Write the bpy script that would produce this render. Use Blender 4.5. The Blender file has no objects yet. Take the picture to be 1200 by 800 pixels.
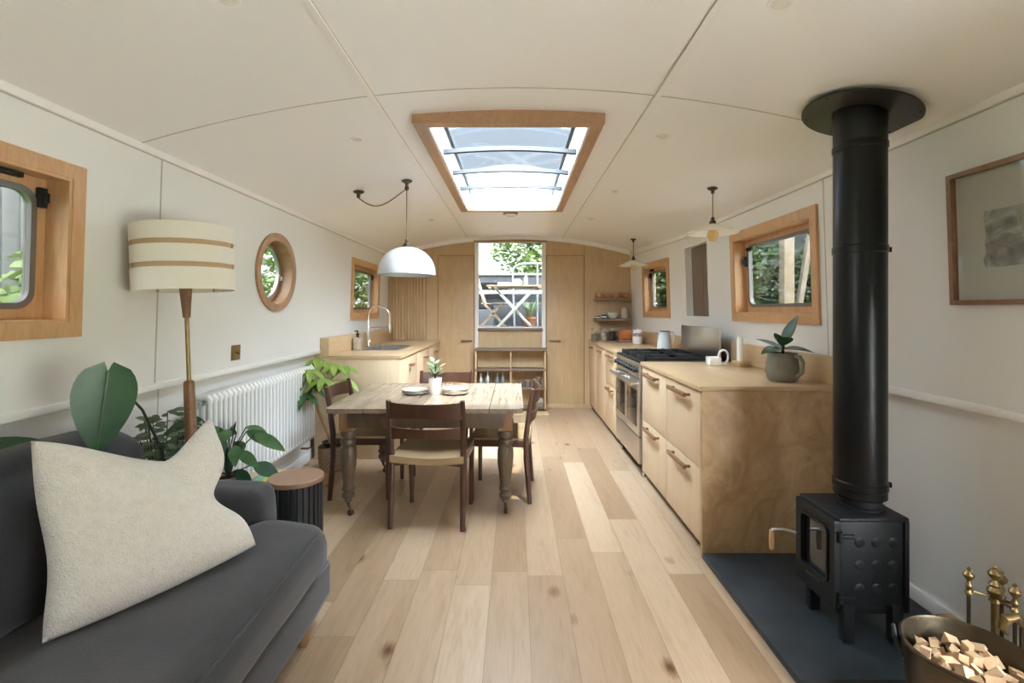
import bpy, bmesh, math, random
from mathutils import Vector, Matrix, noise
PI = math.pi
C = bpy.context.scene.collection
R = math.radians

# ------------------------------------------------------------------ materials
def new_mat(name):
    m = bpy.data.materials.new(name); m.use_nodes = True
    nt = m.node_tree
    return m, nt, nt.nodes['Principled BSDF']

def nd(nt, t, **kw):
    n = nt.nodes.new(t)
    for k, v in kw.items():
        if k.startswith('i_'):
            key = k[2:]
            n.inputs[int(key) if key.isdigit() else key.replace('_', ' ')].default_value = v
        else:
            setattr(n, k, v)
    return n

def ramp(nt, stops):
    r = nt.nodes.new('ShaderNodeValToRGB')
    e = r.color_ramp.elements
    while len(e) < len(stops): e.new(0.5)
    for el, (p, c) in zip(e, stops):
        el.position = p
        el.color = (c[0], c[1], c[2], 1) if hasattr(c, '__len__') else (c, c, c, 1)
    return r

def plain(name, col, rough=0.5, metal=0.0, bump=0.0, bscale=60, var=0.0, vscale=6, coat=0.0, sheen=0.0, spec=0.5):
    m, nt, b = new_mat(name)
    b.inputs['Base Color'].default_value = (*col, 1)
    b.inputs['Roughness'].default_value = rough
    b.inputs['Metallic'].default_value = metal
    b.inputs['Specular IOR Level'].default_value = spec
    if coat: b.inputs['Coat Weight'].default_value = coat; b.inputs['Coat Roughness'].default_value = 0.15
    if sheen: b.inputs['Sheen Weight'].default_value = sheen; b.inputs['Sheen Roughness'].default_value = 0.5
    tc = nd(nt, 'ShaderNodeTexCoord')
    if var:
        n = nd(nt, 'ShaderNodeTexNoise', i_Scale=vscale, i_Detail=5.0)
        nt.links.new(tc.outputs['Object'], n.inputs['Vector'])
        lo = [max(0, c * (1 - var)) for c in col]; hi = [min(1, c * (1 + var)) for c in col]
        r = ramp(nt, [(0.3, lo), (0.7, hi)])
        nt.links.new(n.outputs['Fac'], r.inputs['Fac'])
        nt.links.new(r.outputs['Color'], b.inputs['Base Color'])
    if bump:
        n2 = nd(nt, 'ShaderNodeTexNoise', i_Scale=bscale, i_Detail=4.0)
        nt.links.new(tc.outputs['Object'], n2.inputs['Vector'])
        bp = nd(nt, 'ShaderNodeBump', i_Strength=bump, i_Distance=0.01)
        nt.links.new(n2.outputs['Fac'], bp.inputs['Height'])
        nt.links.new(bp.outputs['Normal'], b.inputs['Normal'])
    return m

def wood(name, ca, cb, stretch=(1, 1, 12), scale=3.0, rough=0.45, dist=1.5, fine=0.25, bump=0.06, blotch=0.0, dark=None):
    """Grain runs along the axis with the smallest stretch."""
    m, nt, b = new_mat(name)
    L = nt.links.new
    tc = nd(nt, 'ShaderNodeTexCoord')
    mp = nd(nt, 'ShaderNodeMapping'); mp.inputs['Scale'].default_value = stretch
    L(tc.outputs['Object'], mp.inputs['Vector'])
    n1 = nd(nt, 'ShaderNodeTexNoise', i_Scale=scale, i_Detail=6.0, i_Roughness=0.6, i_Distortion=dist)
    n2 = nd(nt, 'ShaderNodeTexNoise', i_Scale=scale * 9, i_Detail=3.0)
    L(mp.outputs[0], n1.inputs['Vector']); L(mp.outputs[0], n2.inputs['Vector'])
    r = ramp(nt, [(0.28, ca), (0.72, cb)] if dark is None else [(0.18, dark), (0.4, ca), (0.75, cb)])
    mx = nd(nt, 'ShaderNodeMix', data_type='FLOAT'); mx.inputs[0].default_value = fine
    L(n1.outputs['Fac'], mx.inputs[2]); L(n2.outputs['Fac'], mx.inputs[3])
    L(mx.outputs[0], r.inputs['Fac'])
    col = r.outputs['Color']
    if blotch:
        n3 = nd(nt, 'ShaderNodeTexNoise', i_Scale=2.2, i_Detail=3.0)
        L(tc.outputs['Object'], n3.inputs['Vector'])
        r3 = ramp(nt, [(0.3, 1 - blotch), (0.7, 1.0)])
        L(n3.outputs['Fac'], r3.inputs['Fac'])
        mm = nd(nt, 'ShaderNodeMix', data_type='RGBA', blend_type='MULTIPLY'); mm.inputs[0].default_value = 1
        L(col, mm.inputs[6]); L(r3.outputs['Color'], mm.inputs[7]); col = mm.outputs[2]
    L(col, b.inputs['Base Color'])
    b.inputs['Roughness'].default_value = rough
    bp = nd(nt, 'ShaderNodeBump', i_Strength=bump, i_Distance=0.005)
    L(mx.outputs[0], bp.inputs['Height']); L(bp.outputs['Normal'], b.inputs['Normal'])
    return m

def floor_mat():
    m, nt, b = new_mat('oak_planks'); L = nt.links.new
    def mth(op, a, c=None, v=None):
        n = nd(nt, 'ShaderNodeMath', operation=op)
        L(a, n.inputs[0]) if not isinstance(a, (int, float)) else setattr(n.inputs[0], 'default_value', a)
        if c is not None:
            L(c, n.inputs[1]) if not isinstance(c, (int, float)) else setattr(n.inputs[1], 'default_value', c)
        return n.outputs[0]
    tc = nd(nt, 'ShaderNodeTexCoord'); sp = nd(nt, 'ShaderNodeSeparateXYZ')
    L(tc.outputs['Object'], sp.inputs[0]); X, Y = sp.outputs[0], sp.outputs[1]
    xs = mth('DIVIDE', mth('ADD', X, 20 * 0.178 - 0.06), 0.178)
    i = mth('FLOOR', xs); fx = mth('FRACT', xs)
    w1 = nd(nt, 'ShaderNodeTexWhiteNoise', noise_dimensions='1D'); L(i, w1.inputs['W'])
    ys = mth('DIVIDE', mth('ADD', Y, mth('ADD', mth('MULTIPLY', w1.outputs['Value'], 3.7), 10.0)), 1.55)
    j = mth('FLOOR', ys); fy = mth('FRACT', ys)
    cid = nd(nt, 'ShaderNodeCombineXYZ'); L(i, cid.inputs[0]); L(j, cid.inputs[1])
    w2 = nd(nt, 'ShaderNodeTexWhiteNoise', noise_dimensions='2D'); L(cid.outputs[0], w2.inputs['Vector'])
    base = ramp(nt, [(0.0, (.33, .215, .125)), (0.3, (.40, .272, .168)), (0.6, (.44, .31, .198)), (1.0, (.49, .355, .235))])
    L(w2.outputs['Value'], base.inputs['Fac'])
    # grain coordinates: stretched along Y and shifted per plank
    off = mth('MULTIPLY', w2.outputs['Value'], 37.0)
    g = nd(nt, 'ShaderNodeCombineXYZ')
    L(mth('ADD', mth('MULTIPLY', X, 9.0), off), g.inputs[0]); L(mth('MULTIPLY', Y, 0.9), g.inputs[1]); L(off, g.inputs[2])
    n1 = nd(nt, 'ShaderNodeTexNoise', i_Scale=1.6, i_Detail=7.0, i_Roughness=0.62, i_Distortion=1.1); L(g.outputs[0], n1.inputs['Vector'])
    gr = ramp(nt, [(0.25, (.78, .74, .68)), (0.5, (1, 1, 1)), (0.8, (1.0, 1.0, 1.0))]); L(n1.outputs['Fac'], gr.inputs['Fac'])
    mm = nd(nt, 'ShaderNodeMix', data_type='RGBA', blend_type='MULTIPLY'); mm.inputs[0].default_value = 0.85
    L(base.outputs['Color'], mm.inputs[6]); L(gr.outputs['Color'], mm.inputs[7])
    # fine pores
    g2 = nd(nt, 'ShaderNodeCombineXYZ')
    L(mth('ADD', mth('MULTIPLY', X, 90.0), off), g2.inputs[0]); L(mth('MULTIPLY', Y, 5.0), g2.inputs[1])
    n2 = nd(nt, 'ShaderNodeTexNoise', i_Scale=1.5, i_Detail=3.0); L(g2.outputs[0], n2.inputs['Vector'])
    r2 = ramp(nt, [(0.3, (.86, .83, .8)), (0.55, (1, 1, 1))]); L(n2.outputs['Fac'], r2.inputs['Fac'])
    m2 = nd(nt, 'ShaderNodeMix', data_type='RGBA', blend_type='MULTIPLY'); m2.inputs[0].default_value = 0.7
    L(mm.outputs[2], m2.inputs[6]); L(r2.outputs['Color'], m2.inputs[7])
    # knots
    k = nd(nt, 'ShaderNodeCombineXYZ'); L(mth('ADD', mth('MULTIPLY', X, 4.2), off), k.inputs[0]); L(mth('ADD', mth('MULTIPLY', Y, 2.6), off), k.inputs[1])
    kn = nd(nt, 'ShaderNodeTexVoronoi', i_Scale=0.95); L(k.outputs[0], kn.inputs['Vector'])
    kd = mth('ADD', kn.outputs['Distance'], mth('MULTIPLY', mth('SUBTRACT', n2.outputs['Fac'], 0.5), 0.08))
    kr = ramp(nt, [(0.03, (.22, .13, .08)), (0.075, (.58, .45, .35)), (0.16, (1, 1, 1))]); L(kd, kr.inputs['Fac'])
    m3 = nd(nt, 'ShaderNodeMix', data_type='RGBA', blend_type='MULTIPLY'); m3.inputs[0].default_value = 1
    L(m2.outputs[2], m3.inputs[6]); L(kr.outputs['Color'], m3.inputs[7])
    # seams
    ex = mth('MULTIPLY', mth('MINIMUM', fx, mth('SUBTRACT', 1.0, fx)), 0.178)
    ey = mth('MULTIPLY', mth('MINIMUM', fy, mth('SUBTRACT', 1.0, fy)), 1.55)
    sm = mth('LESS_THAN', mth('MINIMUM', ex, ey), 0.0011)
    m4 = nd(nt, 'ShaderNodeMix', data_type='RGBA'); L(sm, m4.inputs[0]); L(m3.outputs[2], m4.inputs[6]); m4.inputs[7].default_value = (.2, .13, .075, 1)
    L(m4.outputs[2], b.inputs['Base Color'])
    rr = ramp(nt, [(0.3, .33), (0.7, .39)]); L(n1.outputs['Fac'], rr.inputs['Fac']); L(rr.outputs['Color'], b.inputs['Roughness'])
    bp = nd(nt, 'ShaderNodeBump', i_Strength=0.05, i_Distance=0.004); L(n2.outputs['Fac'], bp.inputs['Height']); L(bp.outputs['Normal'], b.inputs['Normal'])
    return m

def glass_mat(name, tint=(1, 1, 1), refl=0.9):
    m = bpy.data.materials.new(name); m.use_nodes = True; nt = m.node_tree
    for n in list(nt.nodes): nt.nodes.remove(n)
    o = nd(nt, 'ShaderNodeOutputMaterial'); t = nd(nt, 'ShaderNodeBsdfTransparent'); g = nd(nt, 'ShaderNodeBsdfGlossy')
    t.inputs[0].default_value = (*tint, 1); g.inputs['Roughness'].default_value = 0.02; g.inputs[0].default_value = (refl, refl, refl, 1)
    f = nd(nt, 'ShaderNodeLayerWeight'); f.inputs['Blend'].default_value = 0.5; mx = nd(nt, 'ShaderNodeMixShader')
    p = nd(nt, 'ShaderNodeMath', operation='POWER'); p.inputs[1].default_value = 5.0; nt.links.new(f.outputs['Facing'], p.inputs[0])
    q = nd(nt, 'ShaderNodeMath', operation='MULTIPLY_ADD'); q.inputs[1].default_value = 0.9; q.inputs[2].default_value = 0.04; nt.links.new(p.outputs[0], q.inputs[0])
    nt.links.new(q.outputs[0], mx.inputs[0]); nt.links.new(t.outputs[0], mx.inputs[1]); nt.links.new(g.outputs[0], mx.inputs[2]); nt.links.new(mx.outputs[0], o.inputs[0])
    return m

def leaf_mat(name, ca, cb, rough=0.45, scale=7, trans=0.25):
    m, nt, b = new_mat(name); L = nt.links.new
    tc = nd(nt, 'ShaderNodeTexCoord'); n = nd(nt, 'ShaderNodeTexNoise', i_Scale=scale, i_Detail=3.0); L(tc.outputs['Object'], n.inputs['Vector'])
    r = ramp(nt, [(0.3, ca), (0.7, cb)]); L(n.outputs['Fac'], r.inputs['Fac']); L(r.outputs['Color'], b.inputs['Base Color'])
    b.inputs['Roughness'].default_value = rough
    if trans:
        out = nt.nodes['Material Output']; t = nd(nt, 'ShaderNodeBsdfTranslucent'); L(r.outputs['Color'], t.inputs[0])
        mx = nd(nt, 'ShaderNodeMixShader'); mx.inputs[0].default_value = trans
        L(b.outputs[0], mx.inputs[1]); L(t.outputs[0], mx.inputs[2]); L(mx.outputs[0], out.inputs[0])
    return m

def weave_mat(name, ca, cb, scale=90):
    m, nt, b = new_mat(name); L = nt.links.new
    tc = nd(nt, 'ShaderNodeTexCoord'); ck = nd(nt, 'ShaderNodeTexChecker', i_Scale=scale)
    ck.inputs['Color1'].default_value = (*ca, 1); ck.inputs['Color2'].default_value = (*cb, 1)
    L(tc.outputs['Object'], ck.inputs['Vector']); L(ck.outputs['Color'], b.inputs['Base Color'])
    w = nd(nt, 'ShaderNodeTexWave', i_Scale=scale * 0.45, wave_type='BANDS', bands_direction='X'); L(tc.outputs['Object'], w.inputs['Vector'])
    bp = nd(nt, 'ShaderNodeBump', i_Strength=0.5, i_Distance=0.004); L(w.outputs['Fac'], bp.inputs['Height']); L(bp.outputs['Normal'], b.inputs['Normal'])
    b.inputs['Roughness'].default_value = 0.7
    return m

M = {}
M['wall'] = plain('cream_paint', (.775, .765, .735), 0.5, bump=0.03, bscale=25)
M['lower'] = plain('cream_lower_paint', (.77, .76, .735), 0.5)
M['ceil'] = plain('white_ceiling_paint', (.85, .84, .82), 0.42)
M['trimw'] = plain('white_trim', (.84, .825, .79), 0.45)
M['gap'] = plain('joint_filler', (.52, .465, .39), 0.7)
M['floor'] = floor_mat()
M['pine'] = wood('varnished_pine', (.50, .27, .125), (.66, .40, .205), (10, 1.2, 10), 3.0, 0.38)
M['pinedark'] = wood('iroko_trim', (.34, .19, .10), (.48, .29, .165), (6, 1.0, 6), 3.0, 0.4)
M['ply'] = wood('oak_ply_front', (.59, .435, .265), (.70, .53, .345), (14, 14, 1.0), 2.0, 0.42, 0.6, 0.3, 0.03)
M['plyend'] = wood('rotary_ply', (.46, .29, .145), (.64, .44, .245), (3.2, 3.0, 2.4), 1.6, 0.4, 3.2, 0.12, 0.03, 0.12, (.37, .225, .11))
M['bulk'] = wood('birch_ply_bulkhead', (.50, .345, .185), (.62, .44, .245), (7, 7, 1.1), 1.5, 0.45, 1.6, 0.2, 0.03, 0.15)
M['top'] = wood('oak_worktop', (.52, .355, .195), (.62, .45, .27), (14, 1.0, 14), 2.0, 0.3, 0.5, 0.3, 0.02)
M['seam'] = plain('dark_gap', (.10, .065, .035), 0.8)
M['handle'] = wood('walnut_handle', (.16, .075, .035), (.27, .14, .07), (10, 2, 10), 4, 0.4)
M['teak'] = wood('dark_teak', (.038, .015, .009), (.088, .036, .018), (9, 9, 1.2), 4, 0.35)
M['rustic'] = wood('worn_table_top', (.235, .165, .11), (.40, .315, .235), (12, 0.8, 12), 2.6, 0.27, 1.2, 0.3, 0.05, 0.3, (.17, .11, .065))
M['leg'] = wood('aged_turned_wood', (.06, .04, .025), (.14, .09, .052), (8, 8, 1.5), 4, 0.4)
M['legblock'] = wood('aged_leg_block', (.19, .095, .045), (.31, .165, .08), (9, 9, 1.2), 3, 0.4)
M['tan'] = wood('step_shelf_edge', (.16, .105, .07), (.23, .16, .11), (1, 8, 8), 3, 0.5)
M['cord'] = weave_mat('woven_paper_cord', (.40, .28, .15), (.27, .175, .085), 190)
M['steel'] = plain('brushed_steel', (.60, .585, .56), 0.32, 1.0, 0.05, 80)
M['chrome'] = plain('chrome', (.74, .74, .73), 0.16, 1.0)
M['alu'] = plain('aluminium', (.42, .43, .43), 0.4, 0.8)
M['dalu'] = plain('grey_window_metal', (.20, .19, .18), 0.4, 0.6)
M['black'] = plain('black_iron', (.010, .011, .012), 0.5, 0.0, 0.03, 90)
M['stove'] = plain('stove_paint', (.009, .0105, .012), 0.5, 0.0, 0.04, 120, spec=0.3)
M['pipe'] = plain('black_enamel', (.004, .005, .0055), 0.3, 0.0, spec=0.3)
M['disc'] = plain('flue_plate_metal', (.05, .045, .04), 0.36, 0.6)
M['slate'] = plain('slate_hearth', (.022, .029, .035), 0.45, 0, 0.12, 14, 0.4, 5)
M['blk_glass'] = plain('oven_glass', (.012, .012, .013), 0.06)
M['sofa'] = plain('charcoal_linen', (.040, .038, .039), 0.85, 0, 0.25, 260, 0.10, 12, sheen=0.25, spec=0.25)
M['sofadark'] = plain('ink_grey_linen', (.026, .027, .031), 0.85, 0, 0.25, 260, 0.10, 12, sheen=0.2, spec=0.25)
M['boucle'] = plain('cream_boucle', (.70, .65, .57), 0.9, 0, 0.9, 170, 0.05, 60, sheen=0.3, spec=0.2)
M['shade'] = plain('cream_lamp_shade', (.80, .76, .67), 0.7, 0, 0.04, 200)
M['veneer'] = wood('pale_veneer', (.46, .30, .15), (.58, .40, .22), (1, 1, 8), 4, 0.5)
M['brass'] = plain('aged_brass', (.30, .21, .095), 0.36, 0.9, 0.05, 60, 0.2, 20)
M['dbrass'] = plain('dark_brass', (.085, .064, .038), 0.38, 0.8, 0.08, 40, 0.3, 14)
M['bronze'] = plain('antique_bronze', (.10, .07, .045), 0.4, 0.7)
M['enamel'] = plain('white_enamel', (.66, .69, .71), 0.25)
M['white'] = plain('white_ceramic', (.84, .83, .80), 0.3)
M['opal'] = plain('opal_glass', (.82, .80, .74), 0.2)
M['bulb'] = plain('amber_bulb', (.75, .52, .22), 0.15)
M['radi'] = plain('radiator_white', (.82, .82, .81), 0.3)
M['copper'] = plain('copper_pipe', (.32, .16, .09), 0.35, 0.9)
M['terra'] = plain('terracotta', (.48, .20, .095), 0.7, 0, 0.1, 60, 0.15, 12)
M['clay'] = plain('buff_clay_pot', (.52, .36, .23), 0.75, 0, 0.1, 60, 0.1, 12)
M['basket'] = weave_mat('woven_basket', (.34, .23, .14), (.24, .155, .09), 60)
M['soil'] = plain('dark_soil', (.03, .022, .016), 0.95, 0, 0.6, 60)
M['stonew'] = plain('stoneware_grey_green', (.22, .20, .155), 0.7, 0, 0.12, 70, 0.12, 15)
M['plate'] = plain('oatmeal_stoneware', (.46, .385, .29), 0.4, 0, 0.05, 60, 0.12, 20)
M['pdark'] = plain('brown_glaze', (.25, .19, .14), 0.35)
M['leafd'] = leaf_mat('deep_leaf', (.018, .06, .028), (.045, .12, .05), 0.32, 9, 0.12)
M['leafm'] = leaf_mat('mid_leaf', (.045, .115, .04), (.10, .20, .07), 0.4, 14, 0.2)
M['leafl'] = leaf_mat('lime_leaf', (.20, .33, .05), (.40, .52, .12), 0.45, 9, 0.3)
M['leafp'] = leaf_mat('pale_succulent', (.20, .30, .17), (.33, .44, .27), 0.45, 14, 0.2)
M['leafs'] = leaf_mat('grey_leaf', (.10, .145, .085), (.17, .22, .13), 0.5, 14, 0.2)
M['stem'] = plain('green_stem', (.03, .045, .02), 0.6)
M['bark'] = wood('stem_bark', (.30, .155, .075), (.42, .24, .12), (8, 8, 2), 5, 0.6)
M['orange'] = plain('orange_enamel', (.50, .16, .05), 0.35)
M['jar'] = glass_mat('jar_glass', (.93, .94, .93), 0.8)
M['glass'] = glass_mat('tinted_window_glass', (.40, .405, .40), 0.8)
M['glass2'] = glass_mat('light_tinted_glass', (.5, .51, .51), 0.8)
M['clear'] = glass_mat('clear_glass', (.96, .97, .97), 0.8)
M['pane'] = glass_mat('skylight_glass', (.90, .955, 1.0), 0.6)
M['log'] = wood('split_kindling', (.43, .265, .135), (.60, .42, .25), (6, 6, 1.5), 6, 0.75)
M['paper'] = plain('cream_paper', (.60, .565, .49), 0.8)
M['bounce'] = plain('pale_bounce_slab', (.60, .58, .54), 0.9, 0, 0.3, 40, 0.2, 8)  # pale surface for the added light-bouncing slab outside
M['grass'] = plain('lawn', (.10, .17, .05), 0.9, 0, 0.3, 20, 0.35, 3)
M['deck'] = plain('grey_deck_boards', (.05, .052, .056), 0.7, 0, 0.1, 30)
M['cabin'] = plain('dark_grey_boat_paint', (.022, .024, .03), 0.5)
M['pale'] = wood('pale_teak', (.46, .33, .21), (.60, .46, .32), (1, 8, 8), 3, 0.6)
M['postwood'] = wood('weathered_post', (.13, .095, .06), (.22, .165, .11), (8, 8, 1), 3, 0.8)
M['fence'] = wood('weathered_white_fence', (.17, .17, .165), (.30, .30, .29), (1, 9, 1), 4, 0.8)
M['bushl'] = leaf_mat('bush_leaf', (.10, .17, .05), (.25, .32, .12), 0.6, 2.5, 0.3)
M['bushd'] = leaf_mat('tree_leaf', (.045, .085, .035), (.12, .18, .08), 0.6, 2.0, 0.3)
M['trunk'] = wood('tree_bark', (.10, .08, .06), (.2, .16, .12), (6, 6, 1), 4, 0.9)
M['yellow'] = plain('yellow_cover', (.62, .60, .03), 0.4)
M['green'] = plain('green_cover', (.13, .40, .22), 0.4)
M['darkc'] = plain('dark_contents', (.04, .03, .025), 0.7, 0, 0.5, 80)

# picture print: soft grey ink wash inside a rough rectangle
def print_mat():
    m, nt, b = new_mat('ink_print'); L = nt.links.new
    tc = nd(nt, 'ShaderNodeTexCoord'); n = nd(nt, 'ShaderNodeTexNoise', i_Scale=9.0, i_Detail=8.0, i_Roughness=0.65, i_Distortion=1.2)
    L(tc.outputs['Object'], n.inputs['Vector'])
    r = ramp(nt, [(0.30, (.20, .185, .16)), (0.48, (.36, .335, .29)), (0.62, (.55, .515, .45))]); L(n.outputs['Fac'], r.inputs['Fac'])
    L(r.outputs['Color'], b.inputs['Base Color']); b.inputs['Roughness'].default_value = 0.8
    return m
M['print'] = print_mat()

# ------------------------------------------------------------------ mesh builder
class MB:
    def __init__(s, mat=None):
        s.bm = bmesh.new(); s.M = mat or Matrix()
    def v(s, co): return s.bm.verts.new(s.M @ Vector(co))
    def f(s, vs):
        try: return s.bm.faces.new(vs)
        except ValueError: return None
    def box(s, x0, x1, y0, y1, z0, z1, b=0, seg=2):
        p = [s.v((x, y, z)) for z in (z0, z1) for y in (y0, y1) for x in (x0, x1)]
        fs = [s.f([p[i] for i in q]) for q in ((0, 2, 3, 1), (4, 5, 7, 6), (0, 1, 5, 4), (2, 6, 7, 3), (0, 4, 6, 2), (1, 3, 7, 5))]
        if b:
            es = list({e for f in fs for e in f.edges})
            bmesh.ops.bevel(s.bm, geom=es, offset=b, segments=seg, affect='EDGES', profile=0.5, clamp_overlap=True)
        return s
    def obox(s, c, size, rot=(0, 0, 0), b=0):
        from mathutils import Euler
        o = s.M; s.M = o @ Matrix.Translation(c) @ Euler(rot).to_matrix().to_4x4()
        x, y, z = (d / 2 for d in size); s.box(-x, x, -y, y, -z, z, b); s.M = o; return s
    def prism(s, poly, z0, z1, b=0):
        lo = [s.v((x, y, z0)) for x, y in poly]; hi = [s.v((x, y, z1)) for x, y in poly]; n = len(poly)
        fs = [s.f(lo[::-1]), s.f(hi)] + [s.f([lo[i], lo[(i + 1) % n], hi[(i + 1) % n], hi[i]]) for i in range(n)]
        if b:
            es = list({e for f in fs for e in f.edges})
            bmesh.ops.bevel(s.bm, geom=es, offset=b, segments=2, affect='EDGES', profile=0.5, clamp_overlap=True)
        return s
    def ring(s, outer, inner, z0, z1):
        n = len(outer)
        a, b2 = [s.v((x, y, z1)) for x, y in outer], [s.v((x, y, z1)) for x, y in inner]
        c, d = [s.v((x, y, z0)) for x, y in outer], [s.v((x, y, z0)) for x, y in inner]
        for i in range(n):
            j = (i + 1) % n
            s.f([a[i], a[j], b2[j], b2[i]]); s.f([c[j], c[i], d[i], d[j]])
            s.f([c[i], c[j], a[j], a[i]]); s.f([d[j], d[i], b2[i], b2[j]])
        return s
    def tube(s, pts, r, n=10, cap=True, closed=False, flat=1.0):
        pts = [Vector(p) for p in pts]; k = len(pts)
        rs = r if hasattr(r, '__len__') else [r] * k
        rings = []; ref = None
        for i in range(k):
            if closed: t = pts[(i + 1) % k] - pts[i - 1]
            else: t = pts[min(i + 1, k - 1)] - pts[max(i - 1, 0)]
            t.normalize()
            if ref is None:
                ref = Vector((0, 0, 1)) if abs(t.z) < 0.9 else Vector((1, 0, 0))
            a = (ref - t * ref.dot(t)).normalized(); bb = t.cross(a); ref = a
            rings.append([s.v(pts[i] + (a * math.cos(q) * flat + bb * math.sin(q)) * rs[i]) for q in (2 * PI * j / n for j in range(n))])
        for i in range(k if closed else k - 1):
            A, B = rings[i], rings[(i + 1) % k]
            for j in range(n): s.f([A[j], A[(j + 1) % n], B[(j + 1) % n], B[j]])
        if cap and not closed: s.f(rings[0][::-1]); s.f(rings[-1])
        return s
    def cyl(s, p0, p1, r, r1=None, n=20): return s.tube([p0, p1], [r, r if r1 is None else r1], n)
    def lathe(s, prof, c=(0, 0, 0), n=32, sx=1.0, sy=1.0):
        rings = []
        for r, z in prof:
            if r < 1e-5: rings.append([s.v((c[0], c[1], c[2] + z))])
            else: rings.append([s.v((c[0] + sx * r * math.cos(2 * PI * j / n), c[1] + sy * r * math.sin(2 * PI * j / n), c[2] + z)) for j in range(n)])
        for A, B in zip(rings, rings[1:]):
            for j in range(n):
                k = (j + 1) % n
                if len(A) == 1 and len(B) == 1: continue
                if len(A) == 1: s.f([A[0], B[k], B[j]])
                elif len(B) == 1: s.f([A[j], A[k], B[0]])
                else: s.f([A[j], A[k], B[k], B[j]])
        return s
    def ball(s, c, r, n=12, sz=1.0):
        return s.lathe([(r * math.sin(PI * i / n), -r * sz * math.cos(PI * i / n)) for i in range(n + 1)], c, n * 2)
    def surf(s, fn, nu, nv):
        g = [[s.v(fn(i / nu, j / nv)) for j in range(nv + 1)] for i in range(nu + 1)]
        for i in range(nu):
            for j in range(nv): s.f([g[i][j], g[i + 1][j], g[i + 1][j + 1], g[i][j + 1]])
        return s
    def solid(s, top, bot, nu, nv):
        """closed shell between two (u,v) surfaces"""
        a = [[s.v(top(i / nu, j / nv)) for j in range(nv + 1)] for i in range(nu + 1)]
        b = [[s.v(bot(i / nu, j / nv)) for j in range(nv + 1)] for i in range(nu + 1)]
        for i in range(nu):
            for j in range(nv):
                s.f([a[i][j], a[i + 1][j], a[i + 1][j + 1], a[i][j + 1]]); s.f([b[i][j], b[i][j + 1], b[i + 1][j + 1], b[i + 1][j]])
        for i in range(nu):
            s.f([a[i][0], b[i][0], b[i + 1][0], a[i + 1][0]]); s.f([a[i + 1][nv], b[i + 1][nv], b[i][nv], a[i][nv]])
        for j in range(nv):
            s.f([a[0][j + 1], b[0][j + 1], b[0][j], a[0][j]]); s.f([a[nu][j], b[nu][j], b[nu][j + 1], a[nu][j + 1]])
        return s
    def leaf(s, base, d, up, length, width, droop=0.2, fold=0.15, heart=False, n=8):
        base, d, up = Vector(base), Vector(d).normalized(), Vector(up)
        side = d.cross(up).normalized(); up = side.cross(d).normalized()
        rows = []
        for i in range(n + 1):
            t = i / n
            if heart: w = math.sin(PI * min(1, t ** 0.62 * 0.98 + 0.02)) ** 0.72 * (1 - 0.12 * t)
            else: w = math.sin(PI * (t * 0.97 + 0.015)) ** 0.8 * (1.12 - 0.35 * t)
            w *= width / 2
            c = base + d * (length * t) - up * (droop * length * t * t)
            back = d * (-0.12 * length * (1 - t) ** 4) if heart else Vector()
            rows.append([s.v(c + side * (-w) + up * (w * fold) + back), s.v(c + side * (-w * .5) + up * (w * fold * .35) + back * .6), s.v(c),
                         s.v(c + side * (w * .5) + up * (w * fold * .35) + back * .6), s.v(c + side * w + up * (w * fold) + back)])
        for a, b in zip(rows, rows[1:]):
            for j in range(4): s.f([a[j], a[j + 1], b[j + 1], b[j]])
        return s
    def build(s, name, mat, parent=None, matrix=None, angle=35, loc=None):
        me = bpy.data.meshes.new(name)
        bmesh.ops.recalc_face_normals(s.bm, faces=s.bm.faces)
        s.bm.to_mesh(me); s.bm.free()
        for p in me.polygons: p.use_smooth = True
        me.set_sharp_from_angle(angle=R(angle))
        me.materials.append(M[mat] if isinstance(mat, str) else mat)
        o = bpy.data.objects.new(name, me); C.objects.link(o)
        if parent is not None: o.parent = parent
        if matrix is not None: o.matrix_world = matrix
        if loc is not None: o.location = loc
        return o

def tag(o, label=None, cat=None, group=None, kind=None):
    if label: o['label'] = label
    if cat: o['category'] = cat
    if group: o['group'] = group
    if kind: o['kind'] = kind
    return o
def struct(o, label=None): o['kind'] = 'structure'; return o
def thing(name, label, cat, loc=(0, 0, 0), rotz=0, group=None):
    o = bpy.data.objects.new(name, None); C.objects.link(o); o.empty_display_size = 0.1
    o.location = loc; o.rotation_euler = (0, 0, rotz)
    return tag(o, label, cat, group)
def copy_tree(o, loc=None, rotz=None, label=None, parent=None):
    c = o.copy(); C.objects.link(c)
    if parent is not None: c.parent = parent
    for ch in list(o.children): copy_tree(ch, parent=c)
    if loc is not None: c.location = loc
    if rotz is not None: c.rotation_euler[2] = rotz
    if label: c['label'] = label
    return c

def rrect(x0, x1, y0, y1, r, n=5):
    pts = []
    for cx, cy, a in ((x1 - r, y1 - r, 0), (x0 + r, y1 - r, 90), (x0 + r, y0 + r, 180), (x1 - r, y0 + r, 270)):
        for k in range(n + 1):
            q = R(a + 90 * k / n); pts.append((cx + r * math.cos(q), cy + r * math.sin(q)))
    return pts
def circ(cx, cy, r, n=40): return [(cx + r * math.cos(2 * PI * k / n), cy + r * math.sin(2 * PI * k / n)) for k in range(n)]
def rect4(x0, x1, y0, y1): return [(x0, y0), (x1, y0), (x1, y1), (x0, y1)]

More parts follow.
